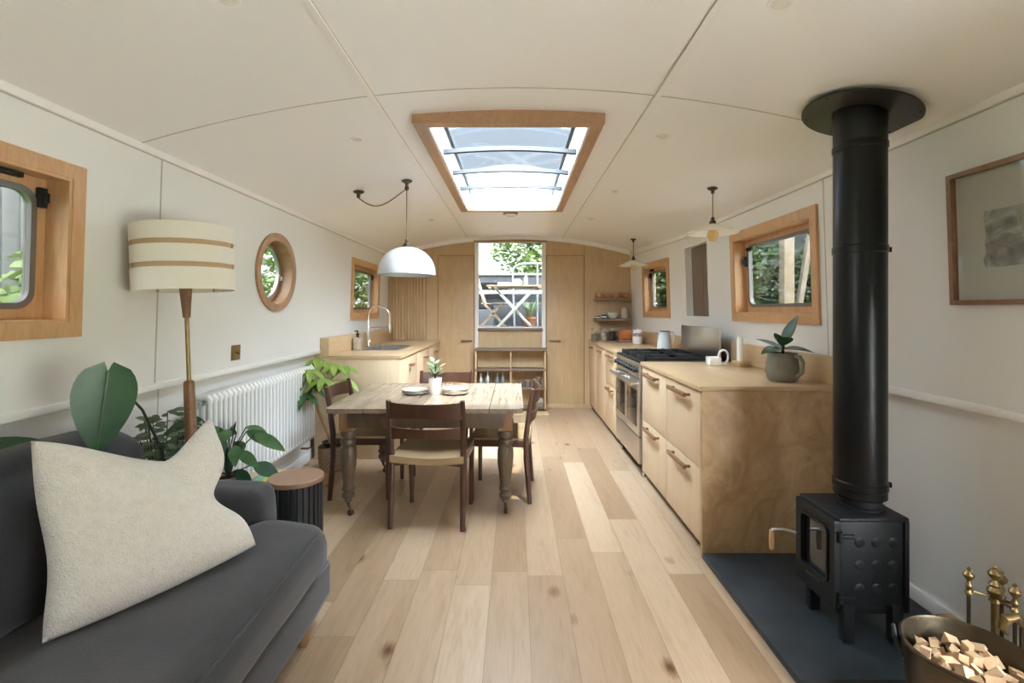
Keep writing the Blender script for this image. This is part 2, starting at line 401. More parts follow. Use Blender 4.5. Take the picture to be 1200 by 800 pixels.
def cushion(mb, half, r, cuts=14, puff=(0, 0, 0), wrinkle=0.0, seed=0, post=None, center=(0, 0, 0)):
    """soft rounded block with swollen faces"""
    t = bmesh.new(); bmesh.ops.create_cube(t, size=2.0)
    bmesh.ops.subdivide_edges(t, edges=t.edges[:], cuts=cuts, use_grid_fill=True)
    mp = {}
    for v in t.verts:
        u = v.co.copy()
        p = Vector((u.x * half[0], u.y * half[1], u.z * half[2]))
        inner = Vector([max(-(half[k] - r), min(half[k] - r, p[k])) for k in range(3)])
        dd = p - inner
        if dd.length > 1e-6: p = inner + dd.normalized() * r
        for k in range(3):
            a, b = [q for q in range(3) if q != k]
            p[k] += puff[k] * u[k] * (1 - u[a] ** 2) * (1 - u[b] ** 2)
        if wrinkle:
            q = p * 6 + Vector((seed, seed * 2.1, 0)); p += Vector((0, 0, 1)) * wrinkle * noise.noise(q) + Vector((1, 0, 0)) * wrinkle * .7 * noise.noise(q * 1.7)
        p += Vector(center)
        if post: p = post(p)
        mp[v] = mb.v(p)
    for f in t.faces: mb.f([mp[v] for v in f.verts])
    t.free()
    return mb

# ------------------------------------------------------------------ room shell
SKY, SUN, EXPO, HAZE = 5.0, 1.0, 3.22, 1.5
M['bardark'] = plain('anodised_grey_bar', (.030, .032, .034), .6)
M['handle2'] = wood('walnut_stool_top', (.20, .105, .06), (.29, .165, .10), (9, 1, 9), 4, 0.4)
M['handle3'] = wood('walnut_picture_frame', (.20, .10, .05), (.30, .17, .09), (6, 6, 6), 4, 0.4)
M['stoveglass'] = plain('stove_window_glass', (.02, .018, .016), 0.05)
H = 1.33
def frame(o, u, v):
    u, v = Vector(u).normalized(), Vector(v).normalized(); n = u.cross(v).normalized(); v = n.cross(u)
    m = Matrix.Identity(4)
    for i in range(3): m[i][0], m[i][1], m[i][2], m[i][3] = u[i], v[i], n[i], o[i]
    return m
Z0 = 0.95
ML = frame((-1.745, 0, Z0), (0, 1, 0), (.033, 0, 1))            # u = Y
MR = frame((1.745, 0, Z0), (0, -1, 0), (-.033, 0, 1))           # u = -Y
MB2 = frame((1.745, 4.95, Z0), (.1015, -.9948, 0), (-.033, 0, 1))  # bow section, u = -(distance past Y 4.95)
YB, YF = 6.47, -2.6                                             # bulkhead and the glazed end behind the camera
def zc(x): return 2.338 - 0.087 * x * x

def sq(cx, cy, h, n=40):
    out = []
    for k in range(n):
        a = 2 * PI * k / n; c, s_ = math.cos(a), math.sin(a); m = max(abs(c), abs(s_)); out.append((cx + h * c / m, cy + h * s_ / m))
    return out

def wall(name, mx, u0, u1, holes, top=1.22, low=None):
    mb = MB()
    cols = sorted(holes, key=lambda h: h[1]); u = u0
    def full(a, b): mb.box(a, b, 0, top, -.10, 0)
    for h in cols:
        if h[0] == 'rect':
            _, a, b, c, d = h
        else:
            _, a, b, c, d = 'c', h[1] - h[3] * 1.05, h[1] + h[3] * 1.05, h[2] - h[3] * 1.05, h[2] + h[3] * 1.05
        full(u, a); mb.box(a, b, 0, c, -.10, 0); mb.box(a, b, d, top, -.10, 0)
        if h[0] == 'circ': mb.ring(sq(h[1], h[2], h[3] * 1.05), circ(h[1], h[2], h[3]), -.10, 0)
        u = b
    full(u, u1)
    if low:
        mb.box(u0, low[0], -.98, 0, -.16, -.048); mb.box(low[1], u1, -.98, 0, -.16, -.048); mb.box(low[0], low[1], -.98, low[2], -.16, -.048)
    else: mb.box(u0, u1, -.98, .0, -.16, -.048)
    o = struct(mb.build(name, 'wall', matrix=mx)); return o

def hole(y0, y1, z0, z1, s=1): 
    a, b = sorted((s * y0, s * y1)); return ('rect', a, b, z0 - Z0, z1 - Z0)
W = .055
wall('wall_left', ML, YF, YB + .02, [hole(-.85, .25, 1.28, 1.835), hole(.78 + W, 1.895 - W, 1.225 + W, 1.89 - W), ('circ', 3.44, 1.60 - Z0, .236), hole(5.01 + W, 6.03 - W, 1.225 + W, 1.885 - W)])
wall('wall_right', MR, -4.95, -YF, [hole(-1.15, 1.15, .95, 1.42, -1), hole(2.706 + W, 3.795 - W, 1.243 + W, 1.93 - W, -1), hole(4.27, 4.83, 1.26, 1.955, -1)], low=(-1.15, 1.15, .45 - Z0))
wall('wall_right_bow', MB2, -1.62, 0, [('rect', -1.085 + W, -.296 - W, 1.24 + W - Z0, 1.905 - W - Z0)])

def window(name, mx, u0, u1, v0, v1, latches=(), sashw=.045, depth=.085, gl='glass'):
    """casing outer edges u0..u1, v0..v1 in the wall's own frame"""
    root = MB().ring(rect4(u0, u1, v0, v1), rect4(u0 + W, u1 - W, v0 + W, v1 - W), 0, .016).build(name, 'pine', matrix=mx); struct(root)
    a, b, c, d = u0 + W, u1 - W, v0 + W, v1 - W
    MB().ring(rect4(a - .004, b + .004, c - .004, d + .004), rect4(a + .012, b - .012, c + .012, d - .012), -depth, .012).build('window_liner', 'pine', root)
    a, b, c, d = a + .012, b - .012, c + .012, d - .012
    k = sashw
    MB().ring(rrect(a, b, c, d, .004), rrect(a + k, b - k, c + k, d - k, .06), -depth - .016, -depth + .008).build('window_sash', 'pine', root)
    k2 = k - .006
    MB().ring(rrect(a + k2, b - k2, c + k2, d - k2, .065), rrect(a + k2 + .022, b - k2 - .022, c + k2 + .022, d - k2 - .022, .048), -depth - .012, -depth + .016).build('window_frame', 'dalu', root)
    MB().prism(rrect(a + k2 + .01, b - k2 - .01, c + k2 + .01, d - k2 - .01, .055), -depth - .006, -depth).build('window_pane', gl, root)
    for (lu, lv, w, h) in latches:
        m = MB(); m.box(lu - w / 2, lu + w / 2, lv - h / 2, lv + h / 2, -depth + .008, -depth + .03, .004); m.box(lu - w / 4, lu + w / 4, lv - h / 4, lv + h / 4, -depth + .03, -depth + .045, .003)
        m.build('window_latch', 'black', root)
    return root
def wz(y0, y1, z0, z1, s=1): a, b = sorted((s * y0, s * y1)); return a, b, z0 - Z0, z1 - Z0
window('window_1', ML, *wz(.78, 1.895, 1.225, 1.89), latches=[(1.80, .80, .03, .075), (1.645, .865, .16, .022)])
window('window_2', ML, *wz(5.01, 6.03, 1.225, 1.885), latches=[(5.93, .78, .03, .07)])
window('window_3', MR, *wz(2.706, 3.795, 1.243, 1.93, -1), latches=[(-2.86, .84, .06, .03), (-3.64, .84, .06, .03), (-3.70, .75, .03, .08)])
window('window_4', MB2, -1.085, -.296, 1.24 - Z0, 1.905 - Z0, latches=[(-1.0, .80, .03, .07), (-.95, .865, .07, .025)])
window('window_added_6', ML, *wz(-.905, .305, 1.225, 1.89), gl='clear'); window('window_added_5', MR, *wz(-1.205, 1.205, .395, 1.475, -1), gl='clear')  # both windows unseen, added to let in light; the low one brightens the ceiling

# porthole
cu, cv = 3.44, 1.60 - Z0
root = struct(MB().ring(circ(cu, cv, .28, 56), circ(cu, cv, .232, 56), 0, .018).build('window_7', 'pinedark', matrix=ML))
MB().ring(circ(cu, cv, .238, 56), circ(cu, cv, .226, 56), -.098, .014).build('window_liner', 'pinedark', root)
MB().ring(circ(cu, cv, .226, 56), circ(cu, cv, .198, 56), -.10, -.078).build('window_sash', 'pinedark', root)
MB().ring(circ(cu, cv, .203, 56), circ(cu, cv, .184, 56), -.095, -.070).build('window_frame', 'alu', root)
MB().prism(circ(cu, cv, .19, 56), -.09, -.085).build('window_pane', 'glass', root)
MB().box(cu + .20, cu + .225, cv - .05, cv - .02, -.078, -.06, .003).build('window_latch', 'white', root)

# wooden side hatch in its painted recess
root = struct(MB(MR).ring(rect4(-4.83, -4.27, 1.26 - Z0, 1.955 - Z0), rect4(-4.822, -4.278, 1.268 - Z0, 1.947 - Z0), -.10, .004).build('door_3', 'trimw'))
MB(MR).box(-4.822, -4.545, 1.268 - Z0, 1.947 - Z0, -.085, -.062, .003).build('hatch_leaf', 'teakgrey' if 'teakgrey' in M else 'tan', root)
MB(MR).box(-4.535, -4.278, 1.268 - Z0, 1.947 - Z0, -.085, -.062, .003).build('hatch_leaf', 'tan', root)
MB(MR).box(-4.55, -4.53, 1.268 - Z0, 1.947 - Z0, -.095, -.07).build('hatch_gap', 'seam', root)

# floor
struct(MB().box(-1.95, 1.95, YF - .1, YB + .1, -.06, 0).build('floor', 'floor'))

# ceiling: a shallow arch with the skylight openings left out
SX0, SX1, SY0, SY1 = -.46, .39, 2.47, 4.54
def ceiling():
    mb = MB()
    xs = sorted(set([-1.9 + .1 * i for i in range(39)] + [SX0, SX1])); ys = sorted([YF - .1, .8, SY0, SY1, 5.5, YB + .1])
    def cell(i, j):
        x, y = (xs[i] + xs[i + 1]) / 2, (ys[j] + ys[j + 1]) / 2
        return not (SX0 < x < SX1 and SY0 < y < SY1)
    lo = {}; hi = {}
    for i, x in enumerate(xs):
        for j, y in enumerate(ys): lo[i, j] = mb.v((x, y, zc(x))); hi[i, j] = mb.v((x, y, zc(x) + .08))
    n, k = len(xs) - 1, len(ys) - 1
    for i in range(n):
        for j in range(k):
            if not cell(i, j): continue
            mb.f([lo[i, j], lo[i, j + 1], lo[i + 1, j + 1], lo[i + 1, j]]); mb.f([hi[i, j], hi[i + 1, j], hi[i + 1, j + 1], hi[i, j + 1]])
            for (a, b, di, dj) in (((i, j), (i + 1, j), 0, -1), ((i + 1, j + 1), (i, j + 1), 0, 1), ((i, j + 1), (i, j), -1, 0), ((i + 1, j), (i + 1, j + 1), 1, 0)):
                ii, jj = i + di, j + dj
                if not (0 <= ii < n and 0 <= jj < k and cell(ii, jj)): mb.f([lo[a], lo[b], hi[b], hi[a]])
    return struct(mb.build('ceiling', 'ceil'))
ceiling()
def arc_strip(name, x0, x1, y0, y1, t, mat, n=24):
    mb = MB(); mb.solid(lambda u, v: (x0 + (x1 - x0) * u, y0 + (y1 - y0) * v, zc(x0 + (x1 - x0) * u) + .002), lambda u, v: (x0 + (x1 - x0) * u, y0 + (y1 - y0) * v, zc(x0 + (x1 - x0) * u) - t), n, 1)
    return struct(mb.build(name, mat))
tn = [0]
def tname(): tn[0] += 1; return 'trim_%d' % tn[0]
for x in (-.655, .645):
    arc_strip(tname(), x - .013, x + .013, YF, YB, .007, 'trimw', 2)
    arc_strip(tname(), x - .0165, x - .013, YF, YB, .002, 'gap', 2); arc_strip(tname(), x + .013, x + .0165, YF, YB, .002, 'gap', 2)
arc_strip(tname(), -1.72, 1.72, 2.165, 2.171, .0015, 'gap', 60)
# cornices, dado rails, panel joints
CO = [(0, 1.105), (.016, 1.105), (.016, 1.160), (0, 1.160)]
def rail_box(mx, u0, u1, v0, v1, n0, n1, mat='trimw', b=.003): return struct(MB().box(u0, u1, v0, v1, n0, n1, b).build(tname(), mat, matrix=mx))
for mx, u0, u1 in ((ML, YF, YB), (MR, -4.95, -YF), (MB2, -1.6, .004)):
    rail_box(mx, u0, u1, 1.108, 1.175, 0, .014); rail_box(mx, u0, u1, 1.104, 1.108, 0, .004, 'gap', 0)
for mx, u0, u1 in ((ML, YF, 4.25), (MR, -2.63, -1.21), (MR, 1.21, -YF)):
    rail_box(mx, u0, u1, -.006, .026, -.055, .012, 'trimw', .004)
for mx, u in ((ML, 2.31), (ML, .6), (MR, -2.655), (MR, .3)):
    rail_box(mx, u - .004, u + .004, .026, 1.104, 0, .0015, 'gap', 0)
rail_box(ML, 2.40 - .003, 2.40 + .003, -.95, -.01, -.048, -.0465, 'gap', 0)
for mx, u0, u1, nm in ((ML, YF, 4.2, 'left'), (MR, -2.55, -YF, 'right')):
    struct(MB().box(u0, u1, -.95, -.875, -.048, -.03, .004).build('baseboard_' + nm, 'trimw', matrix=mx))

# rear bulkhead
DX0, DX1, DZ0, DZ1 = -.53, .39, 1.064, 2.255
def bulk():
    mb = MB()
    def arch(x0, x1, z0, n=14):
        pts = [(x0, z0), (x1, z0)] + [(x1 + (x0 - x1) * i / n, zc(x1 + (x0 - x1) * i / n) + .03) for i in range(n + 1)]
        m = mb.M; mb.M = Matrix(((1, 0, 0, 0), (0, 0, 1, 0), (0, 1, 0, 0), (0, 0, 0, 1)))
        mb.prism(pts, YB, YB + .07); mb.M = m
    arch(-1.9, DX0, 0); arch(DX1, 1.9, 0); arch(DX0, DX1, DZ1)
    mb.box(DX0, DX1, YB, YB + .07, 0, DZ0)
    return struct(mb.build('wall_back', 'bulk'))
bulk()
mb = MB(); mb.solid(lambda u, v: (-1.73 + 3.46 * u, YB - .022 + .022 * v, zc(-1.73 + 3.46 * u) + .005), lambda u, v: (-1.73 + 3.46 * u, YB - .022 + .022 * v, zc(-1.73 + 3.46 * u) - .055), 40, 1)
struct(mb.build(tname(), 'trimw'))
# white soffit over the companionway
mb = MB(); mb.solid(lambda u, v: (-.50 + .90 * u, 4.63 + (YB - 4.63) * v, zc(-.50 + .90 * u) + .01), lambda u, v: (-.50 + .90 * u, 4.63 + (YB - 4.63) * v, zc(-.50 + .90 * u) - .004 - .012 * v), 12, 2)
struct(mb.build(tname(), 'ceil'))
# door jambs and sill of the companionway opening
for x0, x1 in ((DX0 - .02, DX0 + .028), (DX1 - .03, DX1 + .02)):
    struct(MB().box(x0, x1, YB - .02, YB + .08, DZ0 - .26, 2.24, .005).build(tname(), 'trimw'))
struct(MB().box(DX0 + .02, DX1 - .02, YB - .03, YB + .10, DZ0 - .02, DZ0 + .02, .004).build(tname(), 'tan'))
struct(MB().box(DX0 - .03, DX1 + .03, YB - .025, YB + .07, DZ1 - .012, DZ1 + .014, .003).build(tname(), 'pinedark'))
for nm, x0, x1, hx in (('door_1', -1.045, -.565, -.66), ('door_2', .425, .925, .535)):
    d = struct(MB().box(x0, x1, YB - .010, YB - .001, .06, 2.06, .002).build(nm, 'bulk'))
    MB().ring(rect4(x0 - .006, x1 + .006, .054, 2.066), rect4(x0 - .001, x1 + .001, .059, 2.061), 0, .002).build('door_gap', 'seam', d, matrix=None).matrix_local = Matrix(((1, 0, 0, 0), (0, 0, -1, YB), (0, 1, 0, 0), (0, 0, 0, 1)))
    m = MB(); m.box(hx - .075, hx + .075, YB - .045, YB - .028, .90, .925, .005); m.box(hx - .06, hx - .045, YB - .03, YB - .01, .905, .92); m.box(hx + .045, hx + .06, YB - .03, YB - .01, .905, .92)
    m.build('door_handle', 'handle', d)
# fluted boarding on the left of the bulkhead
mb = MB()
x = -1.70
while x < -1.22:
    mb.box(x, x + .034, YB - .022, YB, .9, zc(x) - .06, .007); x += .041
mb.box(-1.71, -1.215, YB - .006, YB, .9, zc(-1.7) - .06)
struct(mb.build(tname(), 'bulk'))
# seam of the fixed panel right of the doors
for x in (.932, -1.205): struct(MB().box(x - .002, x + .002, YB - .0015, YB, .06, zc(x) - .06).build(tname(), 'seam'))
struct(MB().box(.40, 1.0, YB - .014, YB, 0, .06, .003).build('baseboard_back', 'bulk'))

# end of the saloon behind the camera
struct(MB().box(-1.95, 1.95, YF - .08, YF, 0, 2.45).build('wall_front', 'wall'))

# ------------------------------------------------------------------ skylight over the table
ZB = 2.272
root = MB()
o_, i_ = (SX0 - .062, SX1 + .062, SY0 - .062, SY1 + .062), (SX0, SX1, SY0, SY1)
root.ring(rect4(*o_), rect4(*i_), ZB, 2.345)
root = struct(root.build('window_9', 'pinedark'))
m = MB(); m.ring(rect4(SX0 - .004, SX1 + .004, SY0 - .004, SY1 + .004), rect4(SX0 + .01, SX1 - .01, SY0 + .01, SY1 - .01), ZB + .012, 2.50); m.build('skylight_lining', 'trimw', root)
def arched_bar(y, z, w, h, rise, name, mat, x0=SX0 + .012, x1=SX1 - .012, n=14):
    f = lambda u: z + rise * (1 - (2 * u - 1) ** 2)
    MB().solid(lambda u, v: (x0 + (x1 - x0) * u, y - w / 2 + w * v, f(u) + h), lambda u, v: (x0 + (x1 - x0) * u, y - w / 2 + w * v, f(u)), n, 1).build(name, mat, root)
for y in (2.53, 2.98, 3.43, 3.88): arched_bar(y, 2.300, .030, .026, .022, 'skylight_bar', 'bardark')
for x in (SX0 + .04, SX1 - .04): MB().box(x - .012, x + .012, SY0 + .015, SY1 - .015, 2.42, 2.445, .003).build('skylight_side_rail', 'bardark', root)
for y0, y1 in ((2.485, 2.98), (2.985, 3.43), (3.435, 3.88), (3.885, 4.525)):
    arched_bar((y0 + y1) / 2, 2.45, y1 - y0, .004, .04, 'skylight_pane', 'pane')
# glazing of the companionway
MB().box(DX0, DX1, YB + .05, YB + .054, DZ0 + .02, DZ1).build('companionway_glazing', 'glass2', struct(MB().ring(rect4(DX0 + .001, DX1 - .001, DZ0 + .021, DZ1 - .001), rect4(DX0 + .012, DX1 - .012, DZ0 + .032, DZ1 - .012), -.012, .012).build('window_8', 'trimw', matrix=frame((0, YB + .06, 0), (1, 0, 0), (0, 0, 1)))), matrix=Matrix())

# ------------------------------------------------------------------ outside
mb = MB(); mb.ring(rect4(-60, 60, -40, 90), rect4(-2.1, 2.1, -6, 9.8), .2, .3); struct(mb.build('ground', 'grass'))
mb = MB()
for k in range(26): mb.box(-1.72, 1.72, YB + .11 + .12 * k, YB + .08 + .12 * k + .114, .98, 1.02, .003)
struct(mb.build('outside_deck', 'deck'))
mb = MB(); mb.box(-1.8, 1.8, YB + .08, 9.75, .3, .975); struct(mb.build('outside_hull', 'cabin'))
struct(MB().box(2.15, 5.6, -8, 4.2, .3, .34).build('outside_bounce_slab', 'bounce'))  # unseen pale slab added to throw daylight up through the low window

# ------------------------------------------------------------------ kitchen, right-hand run
def pull(parent, y0, y1, z, x, side=-1):
    """walnut bar pull along Y in front of a face at x; side -1 = towards -X"""
    m = MB(); a, b = sorted((x + side * .026, x + side * .046)); m.box(a, b, y0, y1, z - .012, z + .012, .004)
    for y in (y0 + .02, y1 - .02):
        a, b = sorted((x, x + side * .03)); m.box(a, b, y - .007, y + .007, z - .007, z + .007)
    return m.build('handle', 'handle', parent)

def cabinet(label, x_front, x_back, y0, y1, fronts, end=None, side=-1, group=None, top=.888, mat='ply', btop=.888, emat='plyend'):
    """fronts: (z0, z1, handle z, handle length, name)"""
    root = thing('kitchen_cabinet', label, 'cabinet', ((x_front + x_back) / 2, (y0 + y1) / 2, 0), 0, group)
    ox, oy = root.location.x, root.location.y
    a, b = sorted((x_front - side * .022, x_back))
    MB().box(a - ox, b - ox, y0 + .002 - oy, y1 - .002 - oy, .07, btop).build('body', 'ply', root)
    a, b = sorted((x_front - side * .07, x_back))
    MB().box(a - ox, b - ox, y0 + .002 - oy, y1 - .002 - oy, 0, .07).build('plinth', 'seam', root)
    for z0, z1, hz, hl, nm in fronts:
        a, b = sorted((x_front, x_front - side * .02))
        fr = MB().box(a - ox, b - ox, y0 + .003 - oy, y1 - .003 - oy, z0, z1, .0015).build(nm, mat, root)
        if hz:
            m = (y0 + y1) / 2 - oy
            pull(fr, m - hl / 2, m + hl / 2, hz, x_front - ox, side)
    if end:
        a, b = sorted((x_front, end[1]))
        MB().box(a - ox, b - ox, end[0] - oy, end[0] + .022 - oy, 0, .893, .001).build('end_panel', emat, root)
    return root
XF = 1.0
g = 'fitted cabinets along the cooker side'
cabinet('oak ply drawer cabinet closest to the wood stove with broad plain end panel', XF, 1.74, 2.585, 3.165, [(.07, .468, .435, .31, 'drawer'), (.474, .886, .845, .31, 'drawer')], (2.56, 1.79), group=g)
cabinet('oak ply two-drawer cabinet between the stove-end cabinet and the range cooker', XF, 1.74, 3.167, 3.765, [(.07, .468, .435, .31, 'drawer'), (.474, .886, .845, .31, 'drawer')], group=g)
cabinet('oak ply two-drawer cabinet just beyond the range cooker', XF, 1.60, 4.665, 5.30, [(.07, .53, .50, .26, 'drawer'), (.536, .886, .845, .26, 'drawer')], group=g)
cabinet('oak ply single-door cabinet second from the bulkhead', XF, 1.58, 5.302, 5.90, [(.07, .886, .845, .10, 'door')], group=g)
cabinet('oak ply single-door cabinet in the corner against the bulkhead', XF, 1.555, 5.902, 6.44, [(.07, .886, .845, .10, 'door')], group=g)
o = MB().box(.985, 1.742, 2.555, 3.772, .894, .922, .003).build('worktop', 'top'); tag(o, 'oak worktop between the stove end and the range cooker', 'worktop', 'oak worktops')
m = MB(); m.prism([(.985, 4.658), (1.73, 4.658), (1.73, 4.95), (1.585, 6.43), (1.56, 6.445), (.985, 6.445)], .894, .922, .002)
tag(m.build('worktop', 'top'), 'oak worktop between the range cooker and the bulkhead shelves', 'worktop', 'oak worktops')
o = MB().box(1.704, 1.738, 2.56, 3.775, .9225, 1.076, .002).build('upstand', 'top'); tag(o, 'low oak upstand behind the potted rubber plant', 'upstand')
m = MB(); m.prism([(1.70, 4.66), (1.738, 4.66), (1.735, 4.94), (1.595, 6.30), (1.559, 6.30)][0:2] + [(1.737, 4.94), (1.590, 6.36), (1.556, 6.36), (1.70, 4.94)], .9225, 1.06, .002)
tag(m.build('upstand', 'top'), 'low oak upstand behind the white enamel jug', 'upstand')

# range cooker
rc = thing('range_cooker', 'stainless steel twin-oven range cooker with black gas hob and steel splashback', 'cooker', (1.31, 4.215, 0))
def LX(x): return x - 1.31
def LY(y): return y - 4.215
c0, c1 = 3.782, 4.648
MB().box(LX(1.0), LX(1.63), LY(c0), LY(c1), .10, .905, .003).build('body', 'steel', rc)
for y in (c0 + .05, c1 - .05):
    for x in (1.03, 1.58): MB().lathe([(0, 0), (.02, 0), (.02, .02), (.014, .03), (.014, .102), (0, .102)], (LX(x), LY(y), 0), 14).build('foot', 'steel', rc)
MB().box(LX(.982), LX(1.0), LY(c0), LY(c1), .785, .905, .006).build('control_panel', 'steel', rc)
for k in range(9):
    y = c0 + .075 + k * (c1 - c0 - .15) / 8
    mm = MB(Matrix.Translation((LX(.982), LY(y), .845)) @ Matrix.Rotation(-PI / 2, 4, 'Y')); mm.lathe([(0, .036), (.015, .036), (.018, .03), (.02, .004), (.026, 0), (.026, -.002)], n=18); mm.build('knob', 'black', rc)
mid = (c0 + c1) / 2
for y0, y1 in ((c0 + .006, mid - .003), (mid + .003, c1 - .006)):
    d = MB().box(LX(.975), LX(1.0), LY(y0), LY(y1), .325, .775, .004).build('oven_door', 'steel', rc)
    MB().box(LX(.972), LX(.976), LY(y0 + .05), LY(y1 - .05), .39, .685, .001).build('oven_window', 'blk_glass', d)
    m = MB(); m.tube([(LX(.925), LY(y0 + .012), .742), (LX(.925), LY(y1 - .012), .742)], .013, 12)
    for y in (y0 + .04, y1 - .04): m.cyl((LX(.976), LY(y), .742), (LX(.925), LY(y), .742), .008, n=10)
    m.build('handle', 'steel', d)
MB().box(LX(.978), LX(1.0), LY(c0 + .006), LY(c1 - .006), .105, .315, .004).build('storage_drawer', 'steel', rc)
MB().box(LX(.985), LX(1.63), LY(c0 + .004), LY(c1 - .004), .905, .922, .003).build('hob', 'black', rc)
for k in range(3):
    y0 = c0 + .02 + k * .277; y1 = y0 + .268; m = MB()
    for x in (1.03, 1.55): m.box(LX(x), LX(x + .014), LY(y0), LY(y1), .922, .958, .003)
    for y in (y0, y1 - .014): m.box(LX(1.03), LX(1.564), LY(y), LY(y + .014), .93, .955, .003)
    for x in (1.16, 1.42):
        m.box(LX(x - .11), LX(x + .11), LY((y0 + y1) / 2 - .006), LY((y0 + y1) / 2 + .006), .938, .960, .002); m.box(LX(x - .006), LX(x + .006), LY(y0), LY(y1), .938, .960, .002)
        m.box(LX(1.29), LX(1.302), LY(y0), LY(y1), .938, .958, .002)
    m.build('pan_support', 'black', rc)
    for x in (1.16, 1.42): MB().lathe([(.045, .921), (.045, .930), (.032, .932), (.032, .938), (0, .94)], (LX(x), LY((y0 + y1) / 2), 0), 20).build('burner', 'black', rc)
MB().box(LX(1.612), LX(1.628), LY(c0), LY(c1), .905, 1.185, .003).build('splashback', 'steel', rc)

# things on the right worktop
pot = thing('potted_rubber_plant', 'dark-leaved rubber plant in a grey-green handled stoneware jug by the stove pipe', 'plant', (1.53, 2.74, .9225))
MB().lathe([(0, 0), (.066, 0), (.078, .012), (.088, .06), (.084, .115), (.076, .15), (.079, .163), (.073, .163), (.070, .148), (.074, .11), (0, .11)], n=36).build('pot', 'stonew', pot)
MB(Matrix.Rotation(R(-42), 4, 'Z')).tube([(.072, -.035, .148), (.096, -.045, .148), (.112, -.05, .12), (.108, -.05, .06), (.082, -.042, .035)], .012, 10).build('pot_handle', 'stonew', pot)
MB().lathe([(0, .138), (.071, .138), (.071, .13)], n=24).build('soil', 'soil', pot)
MB().tube([(0, 0, .13), (.005, 0, .2), (.0, 0, .235)], [.009, .007, .004], 8).build('stem', 'stem', pot)
for (d, z, L, w, dr) in (((.40, -.1, .9), .20, .19, .085, .0), ((-.95, -.5, .22), .18, .16, .085, .35), ((.95, -.55, .22), .18, .15, .08, .3), ((-.6, .55, .5), .18, .15, .07, .2), ((.2, .8, .4), .17, .14, .065, .2), ((-.15, -.7, .55), .20, .13, .085, .2), ((-.5, -.45, .75), .20, .12, .075, .15)):
    MB().leaf((0, 0, z), d, (-d[0] * .5, -d[1] * .5 - .3, 1.0), L, w, dr, .2).build('leaf', 'leafd', pot)
MB().leaf((-.01, 0, .19), (-.5, -.2, .8), (0, -.5, 1), .085, .03, .0, .2).build('leaf', 'leafl', pot)

t = thing('candle_holder', 'small white ring-handled candle holder beside the tall white candle', 'candle holder', (1.535, 3.53, .9225))
MB().box(-.115, -.03, -.045, .045, 0, .062, .008).build('block', 'white', t)
m = MB(Matrix.Translation((.0, 0, .06)) @ Matrix.Rotation(PI / 2, 4, 'X')); m.tube([(.036 * math.cos(a), .05 * math.sin(a), 0) for a in [2 * PI * i / 28 for i in range(28)]], .008, 8, closed=True); m.build('ring', 'white', t)
MB().box(-.035, .03, -.025, .025, 0, .012, .004).build('base', 'white', t)
t = thing('candle', 'tall white candle standing in a squat wooden holder against the upstand', 'candle', (1.625, 3.46, .9225))
MB().lathe([(0, 0), (.055, 0), (.058, .008), (.058, .032), (.05, .038), (.024, .04), (0, .04)], n=28).build('base', 'veneer', t)
MB().lathe([(.021, .04), (.021, .205), (.018, .212), (0, .212)], n=20).build('wax', 'white', t)
MB().cyl((0, 0, .21), (0, 0, .222), .0015, n=6).build('wick', 'black', t)

t = thing('enamel_jug', 'white enamel jug with black rim beside the range cooker', 'jug', (1.50, 4.82, .9225))
MB().lathe([(0, 0), (.07, 0), (.073, .008), (.07, .06), (.062, .13), (.054, .17), (.056, .188), (.058, .192), (.054, .192), (.05, .17), (.058, .12), (.064, .05), (0, .012)], n=32).build('body', 'enamel', t)
MB().tube([(.057 * math.cos(a), .057 * math.sin(a), .192) for a in [2 * PI * i / 32 for i in range(32)]], .003, 8, closed=True).build('rim', 'black', t)
MB().tube([(.054, 0, .175), (.085, 0, .185), (.102, 0, .15), (.095, 0, .09), (.068, 0, .06)], .007, 10).build('handle', 'enamel', t)
MB().surf(lambda u, v: (-.052 - .028 * (1 - abs(2 * v - 1)) * u, .03 * (2 * v - 1), .165 + .032 * u), 4, 8).build('spout', 'enamel', t)
t = thing('spoon', 'dark wooden spoon propped against the far upstand', 'spoon', (1.585, 5.20, .9225))
MB().tube([(-.04, .05, .008), (.035, -.03, .10)], .007, 10).build('handle', 'handle', t); MB().ball((.045, -.042, .113), .018, 10, 1.3).build('bowl', 'handle', t)
t = thing('patterned_canister', 'white canister with dark leaf pattern beside the orange pot', 'canister', (1.475, 5.78, .9225))
MB().lathe([(0, 0), (.052, 0), (.056, .006), (.056, .135), (.05, .142), (.05, .148)], n=32).build('body', 'white', t)
MB().lathe([(.0565, .088), (.0568, .09), (.0568, .128), (.0565, .13)], n=32).build('pattern_band', plain('leaf_pattern', (.30, .30, .32), .4, 0, 0, 60, .9, 60), t)
MB().lathe([(.054, .148), (.054, .162), (.045, .168), (.012, .17), (.012, .18), (0, .182)], n=28).build('lid', 'white', t)
t = thing('casserole', 'orange lidded casserole on a dark trivet in the corner', 'pot', (1.435, 6.13, .9225))
MB().box(-.13, .13, -.12, .12, 0, .03, .006).build('trivet', 'tan', t)
MB().lathe([(0, .031), (.09, .031), (.105, .045), (.11, .10), (.113, .105), (.108, .105), (.10, .05), (0, .04)], n=36).build('body', 'orange', t)
MB().lathe([(.114, .105), (.112, .115), (.07, .138), (.018, .145), (.014, .155), (.02, .165), (0, .17)], n=36).build('lid', 'orange', t)
for s_ in (-1, 1): MB().tube([(s_ * .105, -.03, .09), (s_ * .135, -.025, .094), (s_ * .135, .025, .094), (s_ * .105, .03, .09)], .007, 8).build('handle', 'orange', t)
